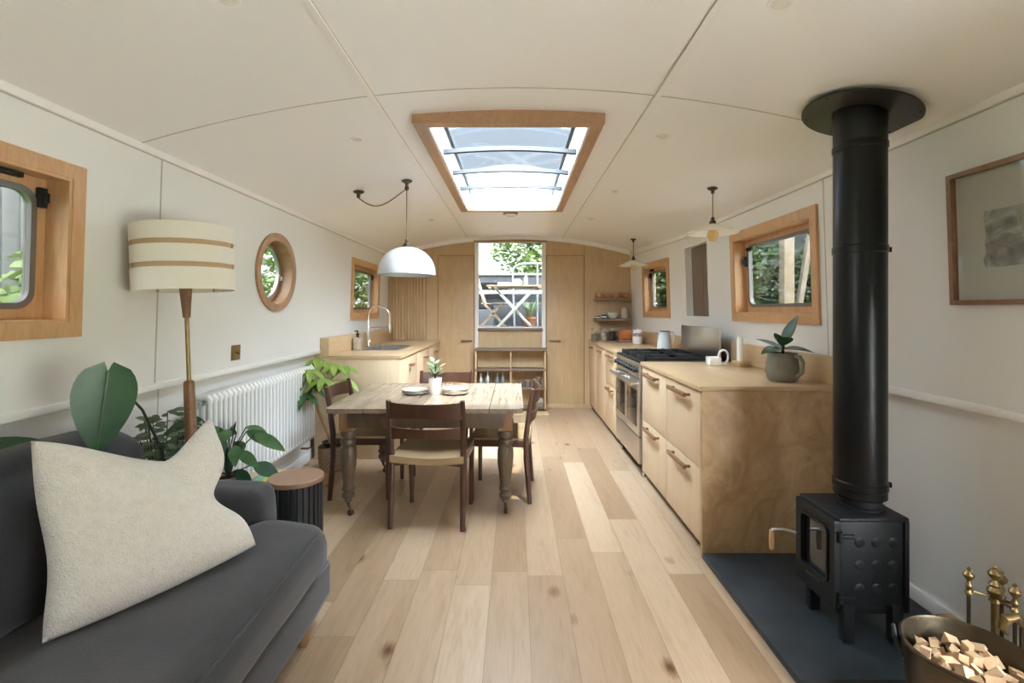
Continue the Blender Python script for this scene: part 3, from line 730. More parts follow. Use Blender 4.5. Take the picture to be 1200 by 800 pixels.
for i, (x, r, cm, lab) in enumerate(((1.055, .052, 'pdark', 'glass storage jar nearest the plain bulkhead door, dark and white contents'), (1.17, .048, 'plate', 'glass storage jar with biscuit-coloured contents between two darker jars'), (1.295, .055, 'darkc', 'widest glass storage jar, dark contents, nearest the orange casserole'))):
    t = thing('storage_jar', lab, 'jar', (x, 6.36, .9225), 0, 'glass jars on the worktop by the bulkhead')
    MB().lathe([(0, 0), (r, 0), (r, .12), (r * .8, .135), (r * .8, .142)], n=28).build('body', 'jar', t)
    MB().lathe([(0, .004), (r - .006, .004), (r - .006, .075 + .02 * i), (0, .08 + .02 * i)], n=24).build('contents', cm, t)
    MB().lathe([(0, .143), (r * .84, .143), (r * .84, .156), (0, .16)], n=28).build('lid', 'steel', t)

# bulkhead shelves and what stands on them
for z, lab in ((1.49, 'upper dark floating shelf holding terracotta cups'), (1.215, 'lower dark floating shelf holding the green mortar and cream vase')):
    t = MB().box(1.055, 1.535, 6.29, 6.469, z - .032, z, .003).build('wall_shelf', 'tan'); tag(t, lab, 'shelf', 'floating shelves on the bulkhead')
for x, r, h, lab in ((1.11, .046, .068, 'terracotta cup at the door end of the upper shelf'), (1.225, .042, .064, 'terracotta cup second from the door end of the upper shelf'), (1.345, .052, .075, 'largest rounded terracotta cup on the upper shelf'), (1.465, .048, .066, 'terracotta cup at the window end of the upper shelf')):
    t = MB().lathe([(0, 0), (r * .7, 0), (r * .95, h * .3), (r, h * .6), (r * .9, h), (r * .82, h), (r * .9, h * .6), (r * .82, h * .3), (0, h * .1)], n=28).build('terracotta_cup', 'terra', loc=(x, 6.38, 1.491))
    tag(t, lab, 'cup', 'terracotta cups on the upper shelf')
for x, r, h, lab in ((1.095, .030, .05, 'small dark jar at the door end of the lower shelf'), (1.18, .034, .066, 'small dark jar beside the green mortar')):
    t = thing('spice_jar', lab, 'jar', (x, 6.37, 1.216), 0, 'small jars on the lower shelf')
    MB().lathe([(0, 0), (r, 0), (r, h * .7), (r * .8, h * .8), (0, h * .8)], n=20).build('body', 'darkc', t); MB().lathe([(r * .86, h * .8), (r * .86, h), (0, h)], n=20).build('lid', 'steel', t)
    MB().lathe([(r + .0006, h * .2), (r + .0006, h * .45)], n=20).build('paper_band', 'white', t)
t = thing('mortar', 'pale green stone mortar bowl on the lower shelf', 'mortar', (1.30, 6.37, 1.216))
MB().lathe([(0, 0), (.04, 0), (.045, .008), (.062, .04), (.07, .075), (.062, .075), (.05, .035), (0, .02)], n=32).build('bowl', plain('celadon', (.50, .56, .44), .35), t)
o = MB().tube([(1.285, 6.37, 1.252), (1.255, 6.37, 1.285), (1.222, 6.365, 1.312)], [.015, .010, .012], 12).build('pestle', plain('pestle_stone', (.48, .50, .42), .5)); tag(o, 'stone pestle leaning in the green mortar bowl', 'pestle')
o = MB().lathe([(0, 0), (.05, 0), (.054, .006), (.05, .07), (.038, .135), (.036, .145), (.030, .145), (.042, .07), (0, .02)], n=30).build('vase', 'plate', loc=(1.455, 6.37, 1.216)); tag(o, 'cream tapered vase on the lower bulkhead shelf', 'vase')

# ------------------------------------------------------------------ kitchen, sink side
g2 = 'fitted cabinets along the sink side'
XL = -1.03
cabinet('oak ply sink cabinet nearest the dining table with plain end panel', XL, -1.76, 4.275, 5.02, [(.07, .886, .80, .10, 'door')], (4.25, -1.79), 1, g2, btop=.70, emat='ply')
cabinet('oak ply sink-side cabinet in the middle of the run', XL, -1.76, 5.022, 5.74, [(.07, .886, .80, .10, 'door')], None, 1, g2, btop=.70)
cabinet('oak ply sink-side cabinet against the fluted bulkhead', XL, -1.72, 5.742, 6.44, [(.07, .886, .80, .10, 'door')], None, 1, g2)
o = MB().box(-1.79, -1.739, 4.252, 4.30, .8945, .943).build('filler_block', 'top'); tag(o, 'small oak filler block where the dado rail meets the sink cabinet', 'block')
# end panel of the sink run must face the saloon with the plain pale ply
m = MB(); m.ring(rect4(-1.735, XL + .012, 4.245, 6.445), rect4(-1.56, -1.19, 4.82, 5.52), .894, .922)
tag(m.build('worktop', 'top'), 'oak worktop with the inset sink under the small window', 'worktop', 'oak worktops')
o = MB().box(-1.738, -1.66, 4.25, 6.44, .9225, 1.08, .002).build('upstand', 'top'); tag(o, 'low oak upstand behind the kitchen tap', 'upstand')
t = thing('sink', 'inset steel kitchen sink in the oak worktop', 'sink', (-1.375, 5.17, .9))
m = MB(); m.ring(rrect(-.195, .195, -.36, .36, .03), rrect(-.175, .175, -.34, .34, .03), -.006, .026); m.build('rim', 'steel', t)
m = MB(); m.ring(rrect(-.18, .18, -.345, .345, .03), rrect(-.172, .172, -.337, .337, .028), -.16, .02); m.prism(rrect(-.18, .18, -.345, .345, .03), -.165, -.155); m.build('bowl', 'steel', t)
t = thing('kitchen_tap', 'tall brushed steel spring-neck tap behind the sink', 'tap', (-1.60, 5.20, .9225))
MB().lathe([(.026, 0), (.026, .012), (.017, .02), (.016, .22), (.011, .23)], n=20).build('base', 'chrome', t)
arc = [(0, 0, .22), (0, 0, .32)] + [(.115 - .115 * math.cos(a), 0, .335 + .115 * math.sin(a)) for a in [PI * i / 14 for i in range(15)]] + [(.23, 0, .30)]
MB().tube(arc, .010, 12).build('spring_neck', 'chrome', t)
MB().lathe([(.015, .16), (.017, .17), (.017, .26), (.012, .30)], (.23, 0, 0), 18).build('spray_head', 'chrome', t)
MB().tube([(0, 0, .215), (.225, 0, .225)], .005, 8).build('support_arm', 'chrome', t)
MB().tube([(.012, -.01, .06), (.03, -.05, .075)], .006, 8).build('lever', 'chrome', t)
t = thing('soap_bottle', 'pale rectangular soap bottle with black pump beside the tap', 'bottle', (-1.605, 4.86, .9225))
MB().box(-.036, .036, -.036, .036, 0, .128, .008).build('body', 'plate', t); MB().lathe([(.012, .128), (.012, .15), (.018, .152), (.018, .168), (.007, .17), (.007, .19), (0, .19)], n=16).build('pump', 'black', t)
MB().box(-.03, .008, -.006, .006, .186, .198, .002).build('nozzle', 'black', t)

# ------------------------------------------------------------------ stepped shelf unit under the companionway
t = thing('shelf_unit', 'pine stepped shelf unit under the companionway opening', 'shelf unit', (-.06, 6.36, 0))
x0, x1, y0, y1 = -.47, .46, -.12, .085
for x in (x0, -.012, x1 - .022):
    MB().box(x, x + .022, y0 + (.012 if x == -.012 else 0), y1, .03, .80, .001).build('upright', 'bulk', t)
for z in (.03, .285, .535, .795): MB().box(x0 - .008, x1 + .008, y0 - (.02 if z > .7 or .5 < z < .6 else -.004), y1, z, z + .026, .002).build('shelf', 'tan', t)
MB().box(x0, x1, y1 - .008, y1, .03, .80).build('back_panel', 'bulk', t)
MB().box(x0, x1, y0 + .03, y1, 0, .03).build('plinth', 'seam', t)
bot = [(-.455, .034, .10), (-.365, .036, .125), (-.235, .036, .10), (-.165, .032, .115)]
labs = ['grey bottle at the door end of the dark shelf bay', 'tallest grey bottle in the dark shelf bay', 'squat dark bottle with pale cap in the shelf bay', 'dark bottle next to the middle upright of the shelf unit']
for (x, r, h), lab in zip(bot, labs):
    o = thing('bottle', lab, 'bottle', (x, 6.31, .3115), 0, 'bottles in the stepped shelf unit')
    MB().lathe([(0, 0), (r, 0), (r, h), (r * .35, h + .035), (r * .35, h + .06)], n=20).build('body', 'alu' if x < -.3 else 'dalu', o); MB().lathe([(r * .42, h + .06), (r * .42, h + .085), (0, h + .085)], n=16).build('cap', 'plate', o)
for x, r, h, lab in ((.06, .04, .06, 'low tin on the shelf behind the table edge'), (.16, .042, .075, 'grey tin between two others behind the table edge'), (.30, .036, .12, 'taller dark tin by the outer upright of the shelf unit')):
    o = thing('tin', lab, 'tin', (x, 6.31, .3115), 0, 'tins in the stepped shelf unit')
    MB().lathe([(0, 0), (r, 0), (r, h), (0, h)], n=20).build('body', 'dalu', o); MB().lathe([(r * .95, h), (r * .95, h + .02), (0, h + .022)], n=20).build('lid', 'steel', o)
for k, (z, w, mt, lab) in enumerate(((.0565, .13, 'stonew', 'folded grey cloth at the bottom of the lowest shelf bay'), (.107, .12, 'plate', 'folded oatmeal cloth on top of the grey cloth'))):
    o = MB().box(.30 - w / 2 + .02, .30 + w / 2, 6.26, 6.40, z, z + .05, .015).build('folded_cloth', mt); tag(o, lab, 'cloth', 'folded cloths in the shelf unit')
o = MB().box(-.02, .42, 5.98, 6.19, 0, .022, .004).build('wooden_step_board', 'bulk'); tag(o, 'low wooden board on the floor before the shelf unit', 'board')

# ------------------------------------------------------------------ dining table
t = thing('dining_table', 'farmhouse dining table with pale worn plank top and turned dark legs', 'table', (-.575, 3.515, 0))
m = MB()
for a, b in ((-.625, -.387), (-.382, -.037), (-.032, .408), (.413, .625)):
    lr, rr_ = (.045 if a < -.6 else .001), (.045 if b > .6 else .001)
    poly = []
    for cx, cy, r, a0 in ((b - rr_, .525 - rr_, rr_, 0), (a + lr, .525 - lr, lr, 90), (a + lr, -.525 + lr, lr, 180), (b - rr_, -.525 + rr_, rr_, 270)):
        for k in range(5): q = R(a0 + 22.5 * k); poly.append((cx + r * math.cos(q), cy + r * math.sin(q)))
    m.prism(poly, .682, .710)
m.build('tabletop', 'rustic', t)
m = MB()
for s_ in (-1, 1): m.box(-.50, .50, s_ * .455 - .011, s_ * .455 + .011, .575, .682, .002); m.box(s_ * .525 - .011, s_ * .525 + .011, -.42, .42, .575, .682, .002)
m.build('apron', 'leg', t)
PR = [(0, .085), (.018, .085), (.026, .095), (.022, .105), (.038, .118), (.041, .135), (.032, .15), (.026, .158), (.040, .165), (.043, .175), (.036, .186), (.033, .20), (.040, .26), (.049, .33), (.053, .39), (.051, .43), (.040, .452), (.036, .458), (.046, .464), (.050, .478), (.046, .492), (.034, .50), (.032, .508), (.048, .515), (.052, .53), (.046, .548), (.03, .556), (0, .556)]
for sx in (-1, 1):
    for sy in (-1, 1):
        lg = MB().lathe(PR, (sx * .51, sy * .41, 0), 28).build('leg', 'leg', t)
        MB().box(sx * .51 - .047, sx * .51 + .047, sy * .41 - .047, sy * .41 + .047, .553, .682, .004).build('leg_block', 'legblock', lg)
        m = MB(Matrix.Translation((sx * .51, sy * .41, 0)) @ Matrix.Rotation(.5 + sx, 4, 'Z'))
        m.cyl((0, 0, .088), (0, 0, .062), .012, .010, 12); m.tube([(0, 0, .066), (.014, 0, .052), (.02, 0, .03)], .009, 8)
        m.cyl((.022, -.011, .019), (.022, .011, .019), .019, n=18); m.build('caster', 'bronze', lg)

# ------------------------------------------------------------------ chairs
def make_chair(label, loc, rz, grp):
    """front towards +Y"""
    t = thing('dining_chair', label, 'chair', loc, rz, grp)
    for s_ in (-1, 1):
        MB().tube([(s_ * .205, .19, 0), (s_ * .215, .19, .44), (s_ * .215, .19, .452)], [.0145, .019, .017], 10).build('leg', 'teak', t)
        MB().tube([(s_ * .222, -.215, 0), (s_ * .222, -.19, .30), (s_ * .222, -.19, .46), (s_ * .225, -.215, .66), (s_ * .226, -.24, .785), (s_ * .226, -.2405, .79)], [.0155, .019, .02, .018, .0155, .010], 10).build('leg', 'teak', t)
    m = MB()
    f = lambda u: -.222 + .444 * u
    dip = lambda u: .022 * (1 - (2 * u - 1) ** 2)
    for y in (-.19, .19):
        m.solid(lambda u, v: (f(u), y - .011 + .022 * v, .430 - dip(u) * .35), lambda u, v: (f(u), y - .011 + .022 * v, .375 + dip(u) * .7), 12, 1)
    for s_ in (-1, 1): m.box(s_ * .218 - .011, s_ * .218 + .011, -.185, .185, .385, .435, .004)
    m.build('seat_frame', 'teak', t)
    m = MB(); m.solid(lambda u, v: (-.228 + .456 * u, -.212 + .424 * v, .447 - .018 * (1 - (2 * u - 1) ** 2)), lambda u, v: (-.228 + .456 * u, -.212 + .424 * v, .424 - .015 * (1 - (2 * u - 1) ** 2) - .02 * (abs(2 * v - 1) > .9)), 14, 14)
    m.build('seat', 'cord', t)
    for z0, z1, yb in ((.672, .775, -.232), (.545, .622, -.208)):
        bow = lambda u: -.045 * (1 - (2 * u - 1) ** 2)
        lower = lambda u: z0 + .014 * (1 - (2 * u - 1) ** 2)
        def P(u, k, off): z = lower(u) + (z1 - .006 * (1 - (2 * u - 1) ** 2) - lower(u)) * k; return (-.224 + .448 * u, yb - .018 * (k - .5) * 2 * .3 + bow(u) + off, z)
        MB().solid(lambda u, v: P(u, v, .008), lambda u, v: P(u, v, -.008), 16, 4).build('back_slat', 'teak', t)
    return t
g3 = 'chairs round the dining table'
ch = make_chair('dark teak cord-seat chair with its curved back turned to the viewer', (-.525, 3.105, 0), R(-4), g3)
copy_tree(ch, (-1.085, 3.565, 0), R(-90), 'dark teak cord-seat chair on the radiator side of the table')
copy_tree(ch, (-.10, 3.52, 0), R(86), 'dark teak cord-seat chair on the cooker side of the table')
copy_tree(ch, (-.61, 4.02, 0), R(180), 'teak cord-seat chair at the far side of the table, only its top slat showing')

# ------------------------------------------------------------------ on the table
t = thing('potted_succulent', 'small jade plant in a white ceramic vase on the dining table', 'plant', (-.59, 3.51, .7105))
MB().lathe([(0, 0), (.034, 0), (.038, .01), (.045, .08), (.049, .122), (.044, .122), (.040, .08), (.032, .02), (0, .02)], n=30).build('pot', 'white', t)
MB().lathe([(0, .112), (.043, .112)], n=20).build('soil', 'soil', t)
random.seed(4)
for q in range(4):
    a = q * 1.7; tip = (.035 * math.cos(a), .035 * math.sin(a), .19 + .03 * (q % 2))
    MB().tube([(0, 0, .11), (.012 * math.cos(a), .012 * math.sin(a), .15), tip], .0035, 6).build('stem', 'stem', t)
for q in range(15):
    a = q * 2.4; z = .14 + .0068 * q; rr_ = .015 + .012 * math.sin(q)
    MB().leaf((rr_ * math.cos(a), rr_ * math.sin(a), z), (math.cos(a), math.sin(a), .5 + .02 * q), (0, 0, 1), .062, .036, .1, .2).build('leaf', 'leafp', t)
def plate(x, y, z, r, label, grp, mat='plate'):
    t = MB().lathe([(0, 0), (r * .62, 0), (r * .66, .003), (r * .93, .011), (r, .016), (r * .985, .018), (r * .9, .0135), (r * .62, .006), (0, .0055)], n=44).build('dinner_plate', mat, loc=(x, y, z))
    tag(t, label, 'plate', grp); return t
for cx, cy, nm in ((-.74, 3.535, 'left'), (-.445, 3.53, 'right')):
    side = 'radiator' if nm == 'left' else 'cooker'
    n = 3 if nm == 'left' else 4
    for k in range(n):
        pos = ['bottom', 'second from bottom', 'third from bottom', 'top'][k] if k < n - 1 else 'top'
        plate(cx + .004 * (k % 2), cy, .7105 + .0085 * k, 0.097 + (.003 if k == 0 else 0), '%s stoneware plate of the stack on the %s side of the white vase' % (pos, side), 'stacked plates on the table', 'pdark' if (nm == 'left' and k == 1) else 'plate')

# ------------------------------------------------------------------ lamps
def rose(mb, r=.04, h=.035): return mb.lathe([(0, 0), (r, 0), (r, -.006), (r * .75, -.014), (r * .35, -.02), (r * .3, -h), (0, -h)], n=24)
px, py = -.80, 3.52
zr = zc(px)
t = thing('pendant_lamp', 'large white dome pendant lamp hung over the dining table', 'lamp', (px, py, zr))
rose(MB()).build('ceiling_hook', 'bronze', t); MB().ball((0, 0, -.055), .017, 8, 1.2).build('hook_ball', 'bronze', t)
r2 = Vector((-1.175, 3.58, zc(-1.175))) - Vector((px, py, zr))
rose(MB(Matrix.Translation(r2)), .042, .05).build('ceiling_rose', 'bronze', t)
pts = [r2 + Vector((0, 0, -.05))] + [(r2 + Vector((0, 0, -.05))).lerp(Vector((0, 0, -.06)), i / 12) + Vector((0, 0, -.085 * math.sin(PI * (i / 12)) * (1.35 - .7 * i / 12))) for i in range(1, 12)] + [Vector((0, 0, -.06)), Vector((0, 0, -.3)), Vector((0, 0, 1.84 - zr))]
MB().tube(pts, .0042, 8).build('cord', 'handle', t)
MB().lathe([(0, 1.85 - zr), (.012, 1.85 - zr), (.014, 1.825 - zr), (.026, 1.815 - zr), (.028, 1.80 - zr), (.045, 1.797 - zr), (.045, 1.79 - zr), (0, 1.79 - zr)], n=20).build('lamp_holder', 'bronze', t)
zb = 1.588 - zr
dome = [(.03, .205)] + [(.207 * math.sin(a) ** .95 + .002, .205 * math.cos(a) ** .92) for a in [PI / 2 * i / 16 for i in range(3, 16)]] + [(.209, 0), (.205, -.002)]
MB().lathe([(r, z + zb) for r, z in dome] + [(r - .004, z + zb - .002) for r, z in dome[::-1]], n=56).build('lamp_shade', 'enamel', t)
MB().ball((0, 0, 1.70 - zr), .04, 10, 1.2).build('bulb', 'opal', t)

def small_pendant(x, y, label):
    z = zc(x); t = thing('small_pendant_lamp', label, 'lamp', (x, y, z), 0, 'small glass pendants over the cooker-side worktop')
    rose(MB(), .036, .04).build('ceiling_rose', 'bronze', t); MB().cyl((0, 0, -.035), (0, 0, -.215), .0035, n=8).build('cord', 'bronze', t)
    MB().lathe([(0, -.205), (.010, -.205), (.013, -.225), (.022, -.235), (.024, -.262), (.012, -.275), (0, -.275)], n=18).build('lamp_holder', 'bronze', t)
    MB().lathe([(.02, -.25), (.045, -.258), (.11, -.285), (.168, -.315), (.166, -.318), (.108, -.289), (.044, -.263), (.02, -.256)], n=40).build('lamp_shade', 'opal', t)
    MB().lathe([(0, -.372), (.02, -.368), (.036, -.345), (.038, -.32), (.024, -.29), (.013, -.275), (0, -.274)], n=22).build('bulb', 'bulb', t)
    return t
small_pendant(1.366, 3.31, 'small flat glass pendant over the worktop, closest to the stove pipe')
small_pendant(1.395, 5.65, 'small flat glass pendant near the bulkhead shelves')

for x, y, lab in ((-.875, 1.45, 'flush ceiling spotlight nearest the viewer on the sofa side'), (-.877, 2.64, 'flush ceiling spotlight between the skylight and the floor lamp'), (-.88, 5.0, 'flush ceiling spotlight beyond the white pendant on the sink side'), (.82, 1.48, 'flush ceiling spotlight nearest the viewer on the stove side'), (.81, 2.63, 'flush ceiling spotlight between the skylight and the stove pipe'), (.80, 3.85, 'flush ceiling spotlight above the edge of the near worktop'), (.79, 5.0, 'flush ceiling spotlight above the far worktop on the cooker side')):
    t = thing('ceiling_spotlight', lab, 'ceiling light', (x, y, zc(x)), 0, 'flush ceiling spotlights'); t.rotation_euler = (0, math.atan(.162 * x), 0)
    MB().lathe([(.026, .001), (.026, -.002), (.036, -.004), (.038, -.001), (.038, .001)], n=28).build('bezel', 'trimw', t); MB().lathe([(.026, -.001), (0, -.001)], n=24).build('lens', 'opal', t)
t = thing('round_ceiling_light', 'round brass-rimmed ceiling light beyond the skylight', 'ceiling light', (-.05, 4.92, zc(.05)))
MB().lathe([(0, .002), (.075, .002), (.078, -.02), (.07, -.03), (.062, -.03)], n=32).build('rim', 'brass', t); MB().lathe([(.064, -.028), (.05, -.04), (0, -.045)], n=32).build('lens', 'opal', t)

# floor lamp
t = thing('floor_lamp', 'floor lamp with cream banded drum shade and dark wooden stem', 'lamp', (-1.466, 2.20, 0)); t.rotation_euler = (0, R(-2.1), 0)
MB().lathe([(0, 0), (.088, 0), (.088, .014), (.03, .024), (0, .024)], n=36).build('base', 'black', t)
MB().lathe([(0, .024), (.019, .024), (.026, .12), (.027, .5), (.022, 1.0), (.012, 1.008), (0, 1.008)], n=22).build('lower_stem', 'handle', t)
MB().cyl((0, 0, 1.0), (0, 0, 1.31), .009, n=14).build('brass_rod', 'brass', t)
MB().lathe([(0, 1.295), (.015, 1.295), (.026, 1.44), (.02, 1.45), (0, 1.45)], n=20).build('upper_stem', 'handle', t)
sh = MB()
for z0, z1 in ((1.634, 1.708), (1.536, 1.612), (1.418, 1.514)): sh.lathe([(.200, z0), (.200, z1), (.196, z1), (.196, z0), (.200, z0)], n=64)
sh = sh.build('lamp_shade', 'shade', t)
for z0, z1 in ((1.60, 1.646), (1.502, 1.548)): MB().lathe([(.1945, z0), (.1945, z1), (.193, z1), (.193, z0), (.1945, z0)], n=64).build('veneer_band', 'veneer', sh)
for k in range(5):
    a = R(15 + 72 * k); MB(Matrix.Rotation(a, 4, 'Z')).box(.190, .1995, -.005, .005, 1.42, 1.706).build('shade_rib', 'veneer', sh)
m = MB()
for k in range(3): a = 2 * PI * k / 3; m.cyl((0, 0, 1.46), (.194 * math.cos(a), .194 * math.sin(a), 1.50), .003, n=6)
m.build('shade_carrier', 'brass', sh); MB().ball((0, 0, 1.53), .035, 10, 1.3).build('bulb', 'opal', t)

# ------------------------------------------------------------------ left wall: radiator and switch
t = thing('column_radiator', 'white column radiator under the round window', 'radiator', (-1.70, 3.265, 0))
NF = 30
for k in range(NF):
    m = MB(); y = -.665 + 1.33 * k / (NF - 1)
    for dx in (-.037, 0, .037): m.tube([(dx, y, .312), (dx, y, .828)], .0125, 8)
    for z, s_ in ((.30, 1), (.84, -1)):
        m.tube([(-.037, y, z + s_ * .015), (-.037, y, z), (-.03, y, z - s_ * .012), (.03, y, z - s_ * .012), (.037, y, z), (.037, y, z + s_ * .015)], .0165, 8)
    m.cyl((0, y - .0229, .315), (0, y + .0229, .315), .015, n=8); m.cyl((0, y - .0229, .825), (0, y + .0229, .825), .015, n=8)
    m.build('column', 'radi', t)
m = MB(); m.cyl((0, -.70, .825), (0, -.665, .825), .018, n=14); m.cyl((0, -.745, .825), (0, -.70, .825), .026, .022, n=18); m.build('end_valve', 'chrome', t)
m = MB(); m.tube([(0, .66, .315), (0, .71, .315), (.0, .715, .29), (0, .715, .19), (-.03, .715, .175), (-.085, .715, .175)], .009, 8); m.build('pipe', 'copper', t); MB().lathe([(.0, 0), (.02, 0), (.02, .03), (.012, .045), (0, .045)], (0, .715, .255), 14).build('pipe_valve', 'bronze', t)
for y in (-.5, .5):
    MB().box(-.075, .02, y - .012, y + .012, .36, .39).build('bracket', 'radi', t)
t = thing('light_switch', 'aged brass switch plate on the wall above the radiator', 'switch'); t.matrix_world = ML @ Matrix.Translation((2.97, 1.065 - Z0, 0))
MB().box(-.045, .045, -.047, .047, 0, .006, .002).build('plate', 'brass', t); MB().tube([(0, 0, .004), (0, .0, .012), (0, -.006, .026)], [.007, .005, .0045], 10).build('toggle', 'bronze', t)

# ------------------------------------------------------------------ sofa
t = thing('sofa', 'charcoal grey fabric sofa along the wall under the window', 'sofa', (-1.2, .86, 0))
def S(p): return Vector((p[0] + 1.2, p[1] - .86, p[2]))
TS = Matrix.Translation((1.2, -.86, 0))
cushion(MB(TS), (.455, 1.235, .088), .03, 10, center=(-1.255, .855, .165), wrinkle=.003).build('base', 'sofa', t, angle=80)
for yc, nm in ((2.015, 0), (-.42, 1)):
    def ap(p):
        k = max(0, (p.z - .1)) / .5
        return Vector((p.x, p.y, p.z))
    cushion(MB(TS), (.345, .095, .258), .06, 14, puff=(.015, .012, .004), center=(-1.385, yc, .335), wrinkle=.003, seed=nm, post=ap).build('arm', 'sofa', t, angle=80)
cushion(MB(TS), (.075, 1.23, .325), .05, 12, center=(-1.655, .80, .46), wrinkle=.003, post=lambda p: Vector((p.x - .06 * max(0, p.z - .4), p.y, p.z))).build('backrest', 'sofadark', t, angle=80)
def tee(p):
    k = max(0, min(1, (p.x + 1.10) / .09)); k = k * k * (3 - 2 * k)
    if p.y > 1.4: p.y += .115 * k * ((p.y - 1.4) / .5)
    if p.y < .2: p.y -= .14 * k * ((.2 - p.y) / .5)
    # soft dip where people sit and a crowned front edge
    zz = max(0, min(1, (p.z - .34) / .09)); p.z += zz * (.022 * math.sin(PI * max(0, min(1, (p.x + 1.30) / .5))) - .018 * math.exp(-((p.y - 1.25) / .28) ** 2) * max(0, min(1, (p.x + 1.6) / .4)))
    return p
MBseat = cushion(MB(TS), (.375, 1.115, .108), .085, 40, puff=(.02, .0, .014), center=(-1.145, .795, .346), wrinkle=.006, post=tee)
seat = MBseat.build('seat_cushion', 'sofa', t, angle=80)
pts = []
for i in range(60):
    y = -.32 + 2.30 * i / 59; ok, co, no, _ = seat.closest_point_on_mesh(S((-.70, y, .52)))
    pts.append(co + no * .001)
pts = [sum((pts[min(59, max(0, i + k))] for k in range(-4, 5)), Vector()) / 9 + Vector((.0015, 0, .0015)) for i in range(60)]
MB().tube(pts, .004, 6).build('seam', 'sofa', t, angle=80)
for yc, hl in ((1.335, .555), (.205, .555)):
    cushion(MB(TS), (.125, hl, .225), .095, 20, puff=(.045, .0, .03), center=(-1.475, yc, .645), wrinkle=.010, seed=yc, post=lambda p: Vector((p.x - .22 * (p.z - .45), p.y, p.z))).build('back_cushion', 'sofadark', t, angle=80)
for x, y in ((-.845, 1.90), (-.845, -.2), (-1.63, 1.95), (-1.63, -.25)): MB(TS).lathe([(0, 0), (.018, 0), (.022, .012), (.03, .05), (.034, .08), (0, .08)], (x, y, 0), 18).build('leg', 'legblock', t)

# cushion thrown on the sofa
BL, BR, TR, TL = Vector((-1.262, 1.262, .455)), Vector((-.955, 1.715, .488)), Vector((-1.195, 1.845, .905)), Vector((-1.375, 1.345, .955))
uN = (BR - BL).normalized(); vN = (TL - BL).normalized(); nN = uN.cross(vN).normalized()
def gs(x, c, w): return math.exp(-((x - c) / w) ** 2)
def pil(sg):
    def f(u, v):
        p = BL.lerp(BR, u).lerp(TL.lerp(TR, u), v)
        e = 16 * u * (1 - u) * v * (1 - v)
        tri = (u / .66 if u < .66 else (1 - u) / .34); tri = tri * tri * (3 - 2 * tri) * .5 + tri * .5
        p = p - vN * (.125 * tri * v ** 2.2) - vN * (.012 * (1 - v) ** 3 * 4 * u * (1 - u))
        p = p - uN * (.075 * gs(v, .42, .17) * u ** 4 * (4 * v * (1 - v)) ** .5) + uN * (.02 * gs(v, .3, .3) * (1 - u) ** 4 * 4 * v * (1 - v))
        th = .088 * max(0, (1 - (2 * u - 1) ** 4) * (1 - (2 * v - 1) ** 4)) ** .55
        crease = .035 * gs(u, .62, .08) * v ** 2 - .02 * gs(v, .42, .12) * max(0, u - .5) * 2
        th2 = th * (1 - .25 * crease / .035 if crease > 0 else 1)
        th2 += -.040 * math.exp(-((u - .66) ** 2 / .012 + (v - 1) ** 2 / .07)) * (16 * v * (1 - v) + .2 > 0) - .032 * math.exp(-((u - 1) ** 2 / .05 + (v - .42) ** 2 / .008)) + .010 * gs(u - .66 + .5 * (1 - v), 0, .05) * v + .009 * gs(v - .42 - .35 * (1 - u), 0, .05) * u - .008 * gs(u - .5 - .45 * (1 - v), 0, .04) * v
        th2 = max(th2, th * .35)
        w = .006 * noise.noise(Vector((u * 5, v * 5, 3.1)))+ .0035 * noise.noise(Vector((u * 14, v * 13, 1.1)))
        return p + nN * sg * (th2 + (w if 0 < u < 1 and 0 < v < 1 else 0)) + nN * (.05)
    return f
m = MB(); m.surf(pil(1), 46, 40); m.surf(pil(-1), 46, 40); bmesh.ops.remove_doubles(m.bm, verts=m.bm.verts, dist=.0008)
tag(m.build('throw_cushion', 'boucle', angle=80), 'big cream nubbly cushion with a dented top leaning on the sofa', 'cushion')

# fluted drum side table
t = thing('drum_stool', 'black fluted drum stool with round wooden top beside the sofa arm', 'stool', (-1.135, 2.475, 0))
m = MB(); n = 28; outer = []
for k in range(n):
    for a, r in ((0, .122), (.12, .129), (.72, .129), (.84, .122)): q = 2 * PI * (k + a) / n; outer.append((r * math.cos(q), r * math.sin(q)))
m.prism(outer, .0, .445); m.build('body', 'black', t)
MB().lathe([(0, .446), (.132, .446), (.135, .449), (.135, .468), (.132, .471), (0, .471)], n=56).build('top', 'handle2', t)

# ------------------------------------------------------------------ plants by the radiator
b = thing('plant_bench', 'low wooden bench behind the sofa arm carrying a clay pot and magazines', 'bench', (-1.49, 2.70, 0))
MB().box(-.13, .13, -.28, .30, .305, .33, .003).build('top', 'bulk', b)
for sx in (-1, 1):
    for y in (-.24, .26): MB().box(sx * .11 - .015, sx * .11 + .015, y - .015, y + .015, 0, .305, .002).build('leg', 'bulk', b)
t = thing('leafy_plant', 'leafy green plant in a buff clay pot in front of the radiator', 'plant', (-1.50, 2.50, .3305))
MB().lathe([(0, 0), (.05, 0), (.066, .105), (.072, .108), (.072, .135), (.066, .135), (.062, .11), (0, .11)], n=30).build('pot', 'clay', t); MB().lathe([(0, .118), (.064, .118)], n=20).build('soil', 'soil', t)
random.seed(11)
for k in range(22):
    a = k * 2.4 + .5; rr_ = random.uniform(.04, .13) ; z = random.uniform(.26, .43) if k < 18 else .17
    tip = Vector((rr_ * math.cos(a), rr_ * math.sin(a), z))
    MB().tube([(0, 0, .115), (tip.x * .3, tip.y * .3, .115 + (z - .115) * .6), tip], .0035, 6).build('stem', 'stem', t)
    MB().leaf(tip, (math.cos(a) - .45, math.sin(a) * .6 - .3, -.15), (.25, -.75, .65), random.uniform(.13, .18), random.uniform(.06, .085), .3, .12, n=10).build('leaf', 'leafm' if k % 3 else 'leafd', t)
